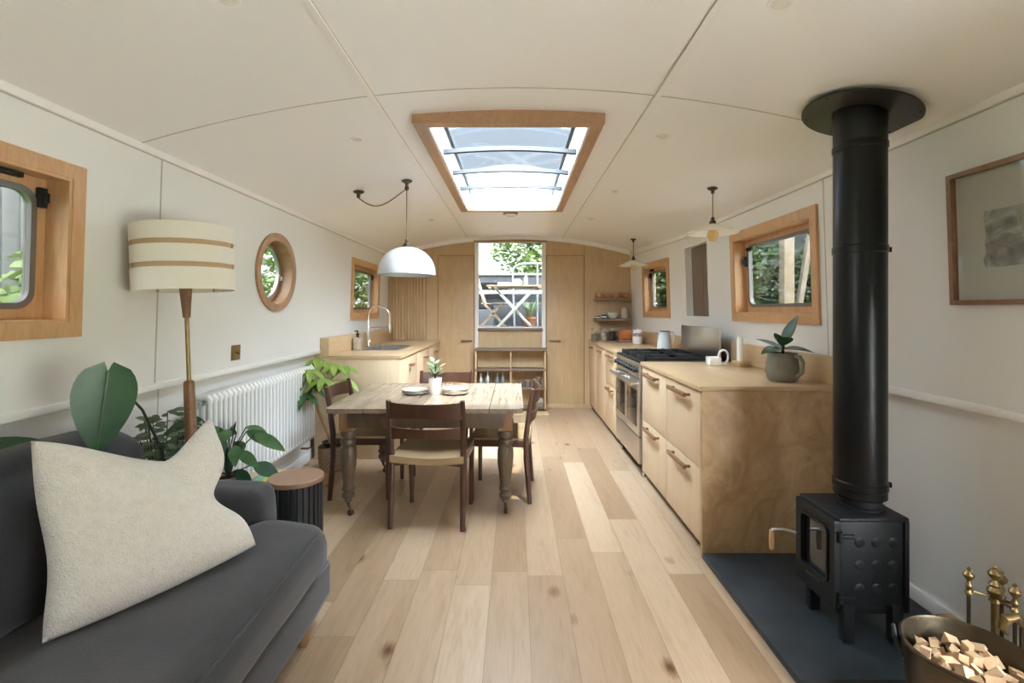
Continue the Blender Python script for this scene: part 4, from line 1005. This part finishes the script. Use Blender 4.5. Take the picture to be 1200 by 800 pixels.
for k, (w, d, mt, lab) in enumerate(((.19, .22, 'dalu', 'grey magazine under the green one on the plant bench'), (.17, .21, 'green', 'green magazine on the plant bench'), (.12, .17, 'yellow', 'yellow magazine on top beside the drum stool'))):
    o = MB().box(-w / 2, w / 2, -d / 2, d / 2, 0, .009, .001).build('magazine', mt, loc=(-1.455 + .03 * k, 2.78 + .01 * k, .3305 + .0095 * k)); o.rotation_euler = (0, 0, .15 * k - .1); tag(o, lab, 'magazine', 'magazines on the plant bench')

t = thing('big_leaf_plant', 'tall plant with one huge dark heart-shaped leaf above the sofa back', 'plant', (-1.62, 2.33, 0))
MB().lathe([(0, 0), (.06, 0), (.075, .17), (.075, .18), (.068, .18), (.066, .15), (0, .15)], n=28).build('pot', 'clay', t); MB().lathe([(0, .16), (.067, .16)], n=20).build('soil', 'soil', t)
tipw = Vector((-1.42 + 1.62, 1.665 - 2.33, 1.115))
MB().tube([(0, 0, .15), (.01, -.06, .40), (.03, -.18, .70), (.09, -.37, .92), (.165, -.58, 1.06), tipw], [.009, .008, .006, .005, .0045, .004], 8).build('stem', 'stem', t)
lf = MB().leaf(tipw, (-.05, -.10, -1), (.75, -.75, .25), 0.285, .185, .03, .10, heart=True, n=16).build('leaf', 'leafd', t)
MB().tube([tipw + Vector((.004, -.004, 0)), tipw + Vector((-.004, -.016, -.12)), tipw + Vector((-.016, -.028, -.30))], [.0035, .0028, .001], 6).build('midrib', 'leafm', lf)
MB().tube([(0, 0, .15), (-.03, -.15, .55), (-.04, -.42, .78), (-.05, -.62, .86)], [.008, .007, .005, .004], 8).build('stem', 'stem', t)
MB().leaf((-.05, -.62, .86), (.05, -1, .12), (.35, .1, 1), .34, .16, .18, .2, n=10).build('leaf', 'leafd', t)
t = thing('small_leaved_ficus', 'small-leaved bushy plant between the big leaf and the lamp stem', 'plant', (-1.615, 2.19, 0))
MB().lathe([(0, 0), (.05, 0), (.06, .14), (.054, .14), (.052, .12), (0, .12)], n=24).build('pot', 'terra', t); MB().lathe([(0, .125), (.053, .125)], n=16).build('soil', 'soil', t)
random.seed(3)
lm = MB()
for k in range(17):
    a = 2 * PI * k / 17 + .2; rr_ = random.uniform(.04, .15); z = random.uniform(.66, .86)
    x_ = max(-.07, rr_ * math.cos(a)); pts = [Vector((0, 0, .12)), Vector((x_ * .3, rr_ * math.sin(a) * .3, .45)), Vector((x_, rr_ * math.sin(a), z))]
    MB().tube(pts, .0022, 5).build('stem', 'stem', t)
    for i in range(13):
        q = pts[1].lerp(pts[2], .25 + .75 * i / 12); b2 = random.uniform(0, 2 * PI)
        lm.leaf(q, (math.cos(b2), math.sin(b2), random.uniform(-.2, .6)), (.2, -.7, .7), random.uniform(.045, .065), .028, .2, .2, n=3)
tag(lm.build('foliage', 'leafs', t))

# money tree by the kitchen end panel
t = thing('money_tree', 'young money tree with lime leaves in a woven basket by the radiator', 'plant', (-1.525, 3.99, 0))
MB().lathe([(0, 0), (.095, 0), (.112, .08), (.118, .19), (.112, .2), (.106, .19), (.10, .08), (0, .02)], n=32).build('basket', 'basket', t)
MB().lathe([(0, .21), (.075, .21), (.085, .235), (.078, .235), (.07, .2), (0, .2)], n=26).build('nursery_pot', 'black', t); MB().lathe([(0, .222), (.076, .222)], n=18).build('soil', 'soil', t)
tr = [(0.0, -.01, .2), (-.03, -.02, .30), (-.10, -.03, .48), (-.15, -.04, .62)]
MB().tube(tr, [.018, .015, .013, .010], 10).build('trunk', 'bark', t)
random.seed(8)
for k, (dx, dy, dz) in enumerate(((.0, .06, .30), (.12, -.02, .28), (.20, -.08, .27), (.26, .05, .24), (.06, -.18, .24), (-.01, -.16, .18), (.0, -.05, .10), (.16, -.20, .17), (.03, -.22, .06), (.30, -.06, .14))):
    base = Vector(tr[-1]); hub = base + Vector((dx, dy, dz))
    MB().tube([base, base.lerp(hub, .6) + Vector((0, 0, .05)), hub], .0035, 6).build('stem', 'leafl', t)
    lf = MB()
    for q in range(6):
        a = 2 * PI * q / 6 + k; d = Vector((math.cos(a), math.sin(a), -.35))
        lf.leaf(hub, d, (0.15, -.3, 1), random.uniform(.12, .17), .058, .35, .15, n=6)
    lf.build('leaf_cluster', 'leafl' if k not in (5, 6, 8) else 'leafm', t)

# ------------------------------------------------------------------ hearth, stove, flue
o = MB().box(1.0, 1.785, 1.68, 2.556, 0, .03, .002).build('hearth_slab', 'slate'); tag(o, 'dark slate hearth slab under the wood stove', 'hearth')
t = thing('wood_stove', 'small black cast-iron wood-burning stove on the slate hearth', 'stove', (1.39, 1.985, .03))
def SX(x): return x - 1.39
y0, y1 = -.125, .125
m = MB(); m.box(SX(1.262), SX(1.515), y0, y1, .145, .478, .012); m.build('body', 'stove', t)
MB().box(SX(1.255), SX(1.532), y0 - .006, y1 + .006, .474, .492, .008, 3).build('top_plate', 'stove', t)
MB().box(SX(1.515), SX(1.532), y0 - .004, y1 + .004, .12, .478, .003).build('back_plate', 'stove', t)
DF = frame((SX(1.262), 0, 0), (0, -1, 0), (0, 0, 1))
d = MB(DF).ring(rrect(-.128, .128, .135, .482, .014), rrect(-.088, .088, .215, .435, .025), 0, .022).build('door', 'stove', t)
MB(DF).ring(rrect(-.092, .092, .21, .44, .026), rrect(-.082, .082, .22, .43, .022), .010, .028).build('window_rim', 'stove', d)
MB(DF).prism(rrect(-.09, .09, .212, .438, .025), .004, .008).build('window_glass', 'stoveglass', d)
MB(DF).box(-.05, .05, .185, .20, .02, .026, .002).build('air_slider', 'black', d)
for z in (.185, .42):
    m = MB(); m.cyl((SX(1.258), y0 - .010, z - .02), (SX(1.258), y0 - .010, z + .02), .009, n=12); m.box(SX(1.262), SX(1.315), y0 - .014, y0, z - .008, z + .008, .003); m.build('hinge', 'stove', d)
m = MB(); m.tube([(SX(1.243), .13, .315), (SX(1.20), .155, .318), (SX(1.15), .155, .318), (SX(1.148), .155, .30)], .007, 8); m.build('latch_arm', 'steel', d)
MB().lathe([(0, -.085), (.010, -.085), (.012, -.04), (.010, 0), (0, 0)], (SX(1.148), .155, .315), 14).build('wooden_grip', 'pine', d)
for i in range(3):
    for j in range(3):
        MB(Matrix.Translation((SX(1.34 + .065 * i), y0, .215 + .09 * j)) @ Matrix.Rotation(PI / 2, 4, 'X')).lathe([(.022, -.001), (.018, .002), (.010, .0035), (0, .004)], n=18).build('side_boss', 'stove', t)
for x in (1.30, 1.49):
    for y in (y0 + .02, y1 - .02):
        mm = MB(Matrix.Translation((SX(x), y, 0))); mm.prism([(-.022, -.02), (.022, -.02), (.018, .02), (-.018, .02)], 0, .15, .003); mm.build('leg', 'stove', t)
MB().box(SX(1.27), SX(1.51), y0 + .025, y1 - .025, .10, .146, .004).build('ash_pan', 'stove', t)
MB().lathe([(.088, .49), (.088, .50), (.077, .503), (.077, .535), (0, .535)], (SX(1.43), 0, 0), 36).build('flue_collar', 'stove', t)
zt = zc(1.43)
t = thing('flue_pipe', 'tall glossy black twin-wall flue pipe rising from stove to ceiling', 'flue pipe', (1.43, 1.985, 0))
MB().lathe([(.085, .566), (.094, .57), (.094, zt + .03)], n=56).build('pipe', 'pipe', t); MB().lathe([(.094, .566), (.0, .566)], n=40).build('pipe_end', 'pipe', t)
for z0, z1 in ((.60, .625), (1.565, 1.59), (1.99, 2.01)):
    b_ = MB().lathe([(.0945, z0 - .004), (.0975, z0), (.0975, z1), (.0945, z1 + .004)], n=56).build('locking_band', 'pipe', t)
    if z1 < 1.9: MB().box(.09, .112, -.03, -.012, z0 + .002, z1 - .002, .002).build('clip', 'pipe', b_)
# ceiling plate: disc following the slope, cut off square by the cornice
m = MB()
outer, inner = [], []
for k in range(72):
    a = 2 * PI * k / 72; x_, y_ = .212 * math.cos(a), .212 * math.sin(a); x_ = min(x_, .195)
    outer.append((x_, y_)); inner.append((.1 * math.cos(a), .1 * math.sin(a)))
sl = math.atan(.162 * 1.43); m.M = Matrix.Translation((0, 0, zt - .022)) @ Matrix.Rotation(sl, 4, 'Y'); m.ring(outer, inner, -.003, .003)
m.build('ceiling_plate', 'disc', t)
m = MB(); m.M = Matrix.Translation((0, 0, zt - .026)) @ Matrix.Rotation(sl, 4, 'Y')
for k in range(6): a = R(20 + 60 * k); m.ball((min(.18, .196 * math.cos(a)), .196 * math.sin(a), 0), .006, 6, .6)
m.build('plate_screws', 'black', t)
o = MB().box(-.03, .03, -.03, .03, 0, .10, .003).build('wooden_block', 'bulk', loc=(1.69, 1.86, .0305)); tag(o, 'small wooden block on the hearth behind the stove', 'block')

# ------------------------------------------------------------------ kindling bucket and fire tools
t = thing('kindling_bucket', 'dark brass bucket filled with kindling at the hearth corner', 'bucket', (1.335, 1.405, 0))
MB().lathe([(0, 0), (.128, 0), (.133, .01), (.158, .315), (.163, .322), (.163, .33), (.157, .333), (.153, .326), (.128, .02), (0, .014)], n=64).build('body', 'dbrass', t)
m = MB(Matrix.Rotation(R(150), 4, 'Z')); m.tube([(.158, -.03, .27), (.172, -.02, .30), (.178, 0, .345), (.172, .02, .30), (.158, .03, .27)], .006, 8); m.build('handle_lug', 'black', t)
m = MB(Matrix.Rotation(R(-30), 4, 'Z')); m.tube([(.158, -.03, .27), (.172, -.02, .30), (.178, 0, .345), (.172, .02, .30), (.158, .03, .27)], .006, 8); m.build('handle_lug', 'black', t)
random.seed(21)
def chunk(x, y, z, s_, rot):
    from mathutils import Euler
    m = MB(Matrix.Translation((x, y, z)) @ Euler(rot).to_matrix().to_4x4())
    k = random.choice((3, 4, 4)); pts = []
    for i in range(k):
        a = 2 * PI * i / k + random.uniform(-.3, .3); r = s_ * random.uniform(.8, 1.2); pts.append((r * math.cos(a), r * math.sin(a)))
    m.prism(pts, -s_ * random.uniform(.9, 1.3), s_ * random.uniform(.9, 1.3))
    tag(m.build('kindling', 'log'), 'pale split kindling chunk heaped in the dark brass bucket', 'kindling', 'kindling in the bucket')
for layer, z, rad, n in ((0, .222, .122, 24), (1, .258, .130, 30), (2, .284, .126, 26)):
    for k in range(n):
        rr_ = rad * math.sqrt((k + .5) / n); a = k * 2.4 + layer
        chunk(1.335 + rr_ * math.cos(a), 1.405 + rr_ * math.sin(a), z + random.uniform(-.008, .012), random.uniform(.0125, .0185), [random.uniform(0, PI) for _ in range(3)])

FX, FY = 1.59, 1.585
t = thing('fire_tool_stand', 'brass companion stand with knobbed centre post beside the bucket', 'stand', (FX, FY, 0))
MB().lathe([(0, 0), (.07, 0), (.072, .012), (.05, .022), (.02, .035), (.014, .05), (0, .05)], n=32).build('base', 'brass', t)
MB().lathe([(.010, .05), (.010, .36), (.017, .365), (.012, .375), (.019, .39), (.021, .40), (.012, .412), (.016, .42), (.009, .43), (.006, .435), (.017, .447), (.0185, .457), (.010, .468), (.005, .472), (.008, .478), (.004, .484), (0, .485)], n=20).build('post', 'brass', t)
arms = [(-.062, .012), (-.002, -.056), (.055, .035), (-.028, -.085)]
m = MB()
for ax, ay in arms: m.tube([(0, 0, .385), (ax * .5, ay * .5, .382), (ax, ay, .392)], .0045, 8)
m.build('arms', 'brass', t)
def knobbed(name, i, label, cat, zt_=.46):
    ax, ay = arms[i]; tt = thing(name, label, cat, (FX + ax * 1.18, FY + ay * 1.18, 0), 0, None)
    MB().lathe([(0, zt_ - .085), (.007, zt_ - .085), (.012, zt_ - .075), (.006, zt_ - .065), (.010, zt_ - .05), (.006, zt_ - .04), (.005, zt_ - .035), (.015, zt_ - .022), (.0165, zt_ - .014), (.009, zt_ - .004), (.004, zt_), (.007, zt_ + .006), (0, zt_ + .012)], n=18).build('finial', 'brass', tt)
    MB().cyl((0, 0, .12), (0, 0, zt_ - .08), .0055, n=10).build('rod', 'bronze', tt); return tt
tt = knobbed('poker', 0, 'brass-knobbed poker hanging on the stove side of the stand', 'fire tool'); MB().tube([(0, 0, .125), (0, 0, .09), (.012, 0, .075)], .005, 8).build('hook', 'bronze', tt)
tt = knobbed('hearth_shovel', 1, 'brass-knobbed hearth shovel hanging on the near side of the stand', 'fire tool', .45)
MB().solid(lambda u, v: (-.04 + .08 * u, .012 * (2 * u - 1) ** 2 * 1.5 - .01, .075 + .10 * v), lambda u, v: (-.04 + .08 * u, .012 * (2 * u - 1) ** 2 * 1.5 - .013, .075 + .10 * v), 8, 4).build('blade', 'bronze', tt)
tt = knobbed('hearth_tongs', 2, 'brass-knobbed hearth tongs on the wall side of the stand', 'fire tool', .43); MB().tube([(0, .004, .13), (0, .016, .10), (0, .006, .06)], .004, 8).build('jaw', 'bronze', tt); MB().tube([(0, -.004, .13), (0, -.016, .10), (0, -.006, .06)], .004, 8).build('jaw', 'bronze', tt)
ax, ay = arms[3]
tt = thing('hearth_brush', 'round-topped hearth brush with scrolled brass clasp behind the bucket rim', 'fire tool', (FX - .032, FY - .115, 0))
MB().lathe([(0, .0), (.03, .0), (.026, .17), (.012, .18), (0, .18)], n=20).build('bristles', 'black', tt); MB().cyl((0, 0, .175), (0, 0, .37), .006, n=10).build('rod', 'bronze', tt)
MB().tube([(0, 0, .36), (-.02, 0, .385), (-.05, 0, .38), (-.06, 0, .35), (-.045, 0, .335)], [.008, .012, .014, .010, .006], 10).build('clasp', 'brass', tt)

# ------------------------------------------------------------------ framed print on the right wall
t = thing('framed_print', 'framed grey ink drawing on cream paper beside the flue pipe', 'picture'); t.matrix_world = MR @ Matrix.Translation((-1.50, 1.602 - Z0, .003))
MB().ring(rect4(-.372, .372, -.252, .252), rect4(-.354, .354, -.234, .234), 0, .028).build('frame', 'handle3', t)
MB().box(-.36, .36, -.24, .24, .001, .006).build('mount_paper', 'paper', t)
pts = []
for k in range(40):
    q = sq(0, 0, 1, 40)[k]; w = 1 + .05 * noise.noise(Vector((q[0] * 2, q[1] * 2, 5))); pts.append((q[0] * .245 * w, q[1] * .102 * w - .014))
MB().prism(pts, .006, .0066).build('drawing', 'print', t)
MB().box(-.355, .355, -.235, .235, .014, .016).build('glazing', 'clear', t)

# ------------------------------------------------------------------ on the stern deck, seen through the opening
t = thing('folding_table', 'slatted teak folding table with white crossed legs on the stern deck', 'table', (-.01, 7.6, 1.02))
m = MB()
for k in range(9): m.box(-.43, .43, -.34 + .077 * k, -.34 + .077 * k + .066, .665, .69, .003)
m.box(-.40, -.36, -.34, .34, .635, .665); m.box(.36, .40, -.34, .34, .635, .665); m.build('top', 'pale', t)
for y in (-.27, .27):
    for s_ in (-1, 1):
        mm = MB(); a = Vector((-.31 * s_, y + .02 * s_, .655)); b_ = Vector((.30 * s_, y + .02 * s_, 0)); d_ = b_ - a
        mm.obox((a + b_) / 2, (.045, .02, d_.length), (0, math.atan2(d_.x, d_.z), 0), .002); mm.build('leg', 'trimw', t)
t = thing('folding_chair', 'pale slatted folding chair half hidden behind the deck table', 'chair', (-.36, 8.2, 1.02))
m = MB()
for k in range(5): m.box(-.21, .17, -.20 + .08 * k, -.20 + .08 * k + .07, .41, .428, .002)
m.build('seat', 'pale', t)
for y in (-.19, .19):
    for a, b_ in (((-.16, .41), (.20, 0)), ((.14, .41), (-.26, 0)), ((-.16, .41), (-.30, .86))):
        mm = MB(); p, q = Vector((a[0], y, a[1])), Vector((b_[0], y, b_[1])); d_ = q - p; mm.obox((p + q) / 2, (.035, .02, d_.length), (0, math.atan2(d_.x, d_.z), 0), .002); mm.build('leg', 'pale', t)
m = MB()
for k in range(3): m.box(-.245 - .045 * k - .008, -.245 - .045 * k + .008, -.2, .2, .62 + .09 * k, .68 + .09 * k, .002)
m.build('backrest', 'pale', t)
for x, w, h, nm, mt, lab in ((-.17, .11, .05, 'white_box', 'white', 'low white box on the deck table'), (.02, .055, .10, 'mug', 'white', 'white mug on the deck table'), (.165, .035, .21, 'bottle', 'alu', 'slim pale bottle on the deck table')):
    if nm == 'white_box': o = MB().box(-w, w, -.06, .06, 0, h, .006).build(nm, mt, loc=(x, 7.55, 1.711))
    elif nm == 'mug':
        o = MB().lathe([(0, 0), (w * .9, 0), (w, h), (w * .88, h), (w * .8, .01), (0, .01)], n=20).build(nm, mt, loc=(x, 7.5, 1.711)); MB().tube([(w * .9, 0, h * .8), (w * 1.5, 0, h * .7), (w * 1.4, 0, h * .3), (w * .9, 0, h * .25)], .008, 8).build('handle', mt, o)
    else: o = MB().lathe([(0, 0), (w, 0), (w, h * .6), (w * .4, h * .75), (w * .4, h), (0, h)], n=20).build(nm, mt, loc=(x, 7.5, 1.711))
    tag(o, lab, nm.replace('_', ' '))
t = thing('lavender_pot', 'spiky grey plant in a terracotta pot under the deck table', 'plant', (.235, 8.15, 1.02))
MB().lathe([(0, 0), (.09, 0), (.125, .15), (.135, .152), (.135, .19), (.12, .19), (0, .16)], n=28).build('pot', 'terra', t)
random.seed(5); lf = MB()
for k in range(90):
    a = random.uniform(0, 2 * PI); s_ = random.uniform(.05, .75); lf.leaf((0, 0, .16), (s_ * math.cos(a), s_ * math.sin(a), 1), (0, 0.1, 1) if s_ > .2 else (1, 0, 0), random.uniform(.22, .40), .02, .1, .2, n=3)
lf.build('foliage', 'leafp', t)
t = thing('deck_rail', 'grey tubular hand rail behind the deck table', 'rail', (0, 9.1, 1.02))
MB().tube([(-.02, 0, 0), (-.05, 0, 1.02), (-.03, 0, 1.11), (.05, 0, 1.17), (.16, 0, 1.19), (1.5, 0, 1.19)], .022, 12).build('hoop', 'alu', t)
for x in (.42, 1.4): MB().cyl((x, 0, 0), (x, 0, 1.18), .02, n=12).build('post', 'alu', t)
t = thing('neighbouring_boat', 'dark grey boat cabin with a white handrail moored behind the deck', 'boat', (0, 11.5, .3))
MB().box(-2.6, 2.6, 0, 3.2, 0, 1.05, .05).build('hull', 'cabin', t); MB().box(-2.4, 2.4, .25, 2.9, 1.05, 1.92, .06).build('cabin_side', 'cabin', t)
MB().box(-2.45, 2.45, .2, 2.95, 1.86, 1.93, .02).build('roof_edge', 'dalu', t); MB().box(-2.6, 2.6, -.03, .0, 1.42, 1.50).build('white_band', 'trimw', t)
for x in (-2.1, -.9, 1.2): MB().box(x, x + .7, .235, .25, 1.3, 1.7).build('cabin_window', 'blk_glass', t)
t = thing('planter_box', 'small dark box standing on the deck behind the table', 'box', (-.12, 9.25, 1.02)); MB().box(-.30, .62, 0, .3, 0, .42, .01).build('body', 'cabin', t); MB().box(-.31, .63, -.01, .31, .42, .45, .005).build('lid', 'dalu', t)

def foliage(mb, c, rad, n, size, rnd):
    for _ in range(n):
        while True:
            p = Vector([rnd.uniform(-1, 1) for _ in range(3)])
            if .25 < p.length < 1: break
        q = Vector((c[0] + p.x * rad[0], c[1] + p.y * rad[1], c[2] + p.z * rad[2]))
        a, b_ = rnd.uniform(0, 2 * PI), rnd.uniform(-.6, .8); d = Vector((math.cos(a), math.sin(a), b_)).normalized()
        s_ = size * rnd.uniform(.6, 1.3); w = d.cross(Vector((rnd.uniform(-1, 1), rnd.uniform(-1, 1), 1))).normalized() * s_ * .35
        mb.f([mb.v(q - d * s_ * .5), mb.v(q + w), mb.v(q + d * s_ * .5), mb.v(q - w)])
def tree(name, x, y, h, r, mat, label, cat, n=900, size=.2, zg=.3, grp=None, crown0=.35, seed=1):
    rnd = random.Random(seed); t = thing(name, label, cat, (x, y, zg), 0, grp)
    MB().tube([(0, 0, 0), (.03, .02, h * .4), (-.02, 0, h * .75)], [.05 + .02 * h, .04 + .012 * h, .02], 8).build('trunk', 'trunk', t)
    m = MB()
    for k in range(7):
        a = k * 2.4; z = h * (crown0 + (1 - crown0) * (k + .8) / 7.5); rr_ = r * (.55 if k < 6 else 0)
        foliage(m, (rr_ * math.cos(a), rr_ * math.sin(a), z), (r * .62, r * .62, h * (1 - crown0) * .26), n // 7, size, rnd)
    tag(m.build('foliage', mat, t)); return t
gl = 'shrubs outside the sofa-side windows'
for k, (x, y, h, r, lab) in enumerate(((-3.9, 2.9, 1.45, .8, 'pale green shrub outside the near window by the floor lamp'), (-4.2, 4.6, 1.55, .8, 'pale green shrub in front of the white fence beyond the near window'), (-4.6, 7.6, 1.7, .8, 'light green shrub seen low through the porthole'), (-5.0, 10.2, 2.6, 1.0, 'tall light shrub at the far side of the porthole view'), (-4.4, 12.6, 2.2, .7, 'light green shrub behind the small window over the sink'), (-4.0, 14.6, 2.8, .9, 'light green tree crown at the far side of the sink window'))):
    tree('shrub', x, y, h, r, 'bushl', lab, 'shrub', 1300, .17, .28, gl, .16, 31 + k)
t = thing('board_fence', 'weathered white vertical board fence outside the near window', 'fence', (-5.6, 4.2, .3))
m = MB()
for k in range(34): m.box(-.015, .015, -3.4 + .2 * k, -3.4 + .2 * k + .185, 0, 3.3 + .03 * math.sin(k * 2.1), .004)
m.build('boards', 'fence', t); MB().box(.015, .06, -3.4, 3.4, .9, 1.0).build('fence_rail', 'fence', t)
gr = 'trees outside the cooker-side windows'
for k, (x, y, h, r, lab) in enumerate(((4.4, 6.6, 3.0, .9, 'dark leafy tree at the stove end of the big window view'), (5.6, 8.9, 3.4, .9, 'dark leafy tree in the middle of the big window view'), (6.4, 13.4, 4.2, 1.5, 'dark leafy tree on the lawn in the big window view'), (4.4, 17.4, 3.8, 1.1, 'tree filling the small window by the bulkhead shelves'), (4.3, 12.2, 2.4, .6, 'low bush under the trees by the small bulkhead window'))):
    tree('bank_tree', x, y, h, r, 'bushd', lab, 'tree', 3200, .24, .3, gr, .22, 51 + k)
t = thing('mooring_post', 'pale timber post with a slanting brace outside the big window', 'post', (3.15, 5.55, .3)); MB().box(-.06, .06, -.06, .06, 0, 2.6, .008).build('post', 'postwood', t); MB().obox((.16, .05, 1.0), (.06, .06, 2.1), (0, .16, 0), .005).build('brace', 'trunk', t)
tree('deck_tree', 1.0, 22.0, 5.2, 1.9, 'bushl', 'leafy tree with a rounded crown beyond the moored boat', 'tree', 3600, .26, .3, None, .3, 77)

# ------------------------------------------------------------------ light
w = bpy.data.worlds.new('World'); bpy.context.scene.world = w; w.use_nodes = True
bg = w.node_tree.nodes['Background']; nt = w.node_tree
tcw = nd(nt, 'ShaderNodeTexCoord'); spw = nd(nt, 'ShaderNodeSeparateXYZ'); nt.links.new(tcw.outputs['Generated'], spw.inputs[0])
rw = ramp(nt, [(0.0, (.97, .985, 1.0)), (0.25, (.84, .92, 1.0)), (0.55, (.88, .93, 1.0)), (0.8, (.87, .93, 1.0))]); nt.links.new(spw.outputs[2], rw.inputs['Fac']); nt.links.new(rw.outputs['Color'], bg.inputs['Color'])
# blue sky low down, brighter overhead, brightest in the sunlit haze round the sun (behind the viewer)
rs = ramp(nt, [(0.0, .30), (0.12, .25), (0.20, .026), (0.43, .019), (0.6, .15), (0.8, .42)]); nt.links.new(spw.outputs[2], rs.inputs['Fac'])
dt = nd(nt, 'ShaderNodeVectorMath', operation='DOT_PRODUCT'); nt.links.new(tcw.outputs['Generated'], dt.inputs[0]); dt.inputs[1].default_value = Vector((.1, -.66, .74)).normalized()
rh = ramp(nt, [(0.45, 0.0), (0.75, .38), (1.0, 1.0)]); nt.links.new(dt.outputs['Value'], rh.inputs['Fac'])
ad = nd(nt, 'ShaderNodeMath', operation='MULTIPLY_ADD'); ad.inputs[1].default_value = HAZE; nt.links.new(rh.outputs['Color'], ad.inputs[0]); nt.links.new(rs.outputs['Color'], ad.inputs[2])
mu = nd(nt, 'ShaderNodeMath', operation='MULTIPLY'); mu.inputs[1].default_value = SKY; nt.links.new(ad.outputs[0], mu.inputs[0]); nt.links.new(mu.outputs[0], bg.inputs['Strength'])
w.cycles.sampling_method = 'MANUAL'; w.cycles.sample_map_resolution = 512
ld = bpy.data.lights.new('sun', 'SUN'); ld.energy = SUN; ld.angle = R(1.5); ld.color = (1.0, .93, .82)
lo = bpy.data.objects.new('sun', ld); C.objects.link(lo); lo.rotation_euler = Vector((-.12, .35, -1)).to_track_quat('-Z', 'Y').to_euler()
def portal(loc, d, sx, sy):
    l = bpy.data.lights.new('daylight_portal', 'AREA'); l.shape = 'RECTANGLE'; l.size = sx; l.size_y = sy; l.cycles.is_portal = True
    o = bpy.data.objects.new('daylight_portal', l); C.objects.link(o); o.location = loc; o.rotation_euler = Vector(d).to_track_quat('-Z', 'Z' if abs(d[2]) < .5 else 'Y').to_euler()
portal(((SX0 + SX1) / 2, (SY0 + SY1) / 2, 2.515), (0, 0, -1), SX1 - SX0, SY1 - SY0)
portal((-.07, YB + .12, 1.65), (0, -1, 0), .92, 1.17)
portal((1.95, 0, .935), (-1, 0, 0), 2.3, .97)
for s_, y, z, wd in ((-1, -.3, 1.557, 1.1), (-1, 1.32, 1.557, .98), (-1, 3.44, 1.6, .48), (-1, 5.52, 1.55, .9), (1, 3.25, 1.587, .98), (1, 5.64, 1.57, .7), ):
    portal((s_ * 1.87, y, z), (-s_, 0, 0), wd, .58)

# ------------------------------------------------------------------ camera
cd = bpy.data.cameras.new('camera'); cam = bpy.data.objects.new('camera', cd); C.objects.link(cam)
cam.location = (0, 0, H); cam.rotation_euler = (PI / 2, 0, 0)
cd.sensor_width = 36; cd.sensor_fit = 'HORIZONTAL'; cd.lens = 36 * 560 / 1200; cd.shift_x = -4 / 1200; cd.shift_y = -37 / 1200; cd.clip_start = .05; cd.clip_end = 300
sc = bpy.context.scene; sc.camera = cam
sc.view_settings.view_transform = 'Standard'; sc.view_settings.look = 'None'; sc.view_settings.gamma = 1; sc.view_settings.use_curve_mapping = False
sc.view_settings.exposure = EXPO
sc.cycles.max_bounces = 14; sc.cycles.diffuse_bounces = 8; sc.cycles.transparent_max_bounces = 16; sc.cycles.caustics_reflective = False; sc.cycles.caustics_refractive = False
sc.cycles.sample_clamp_indirect = 8
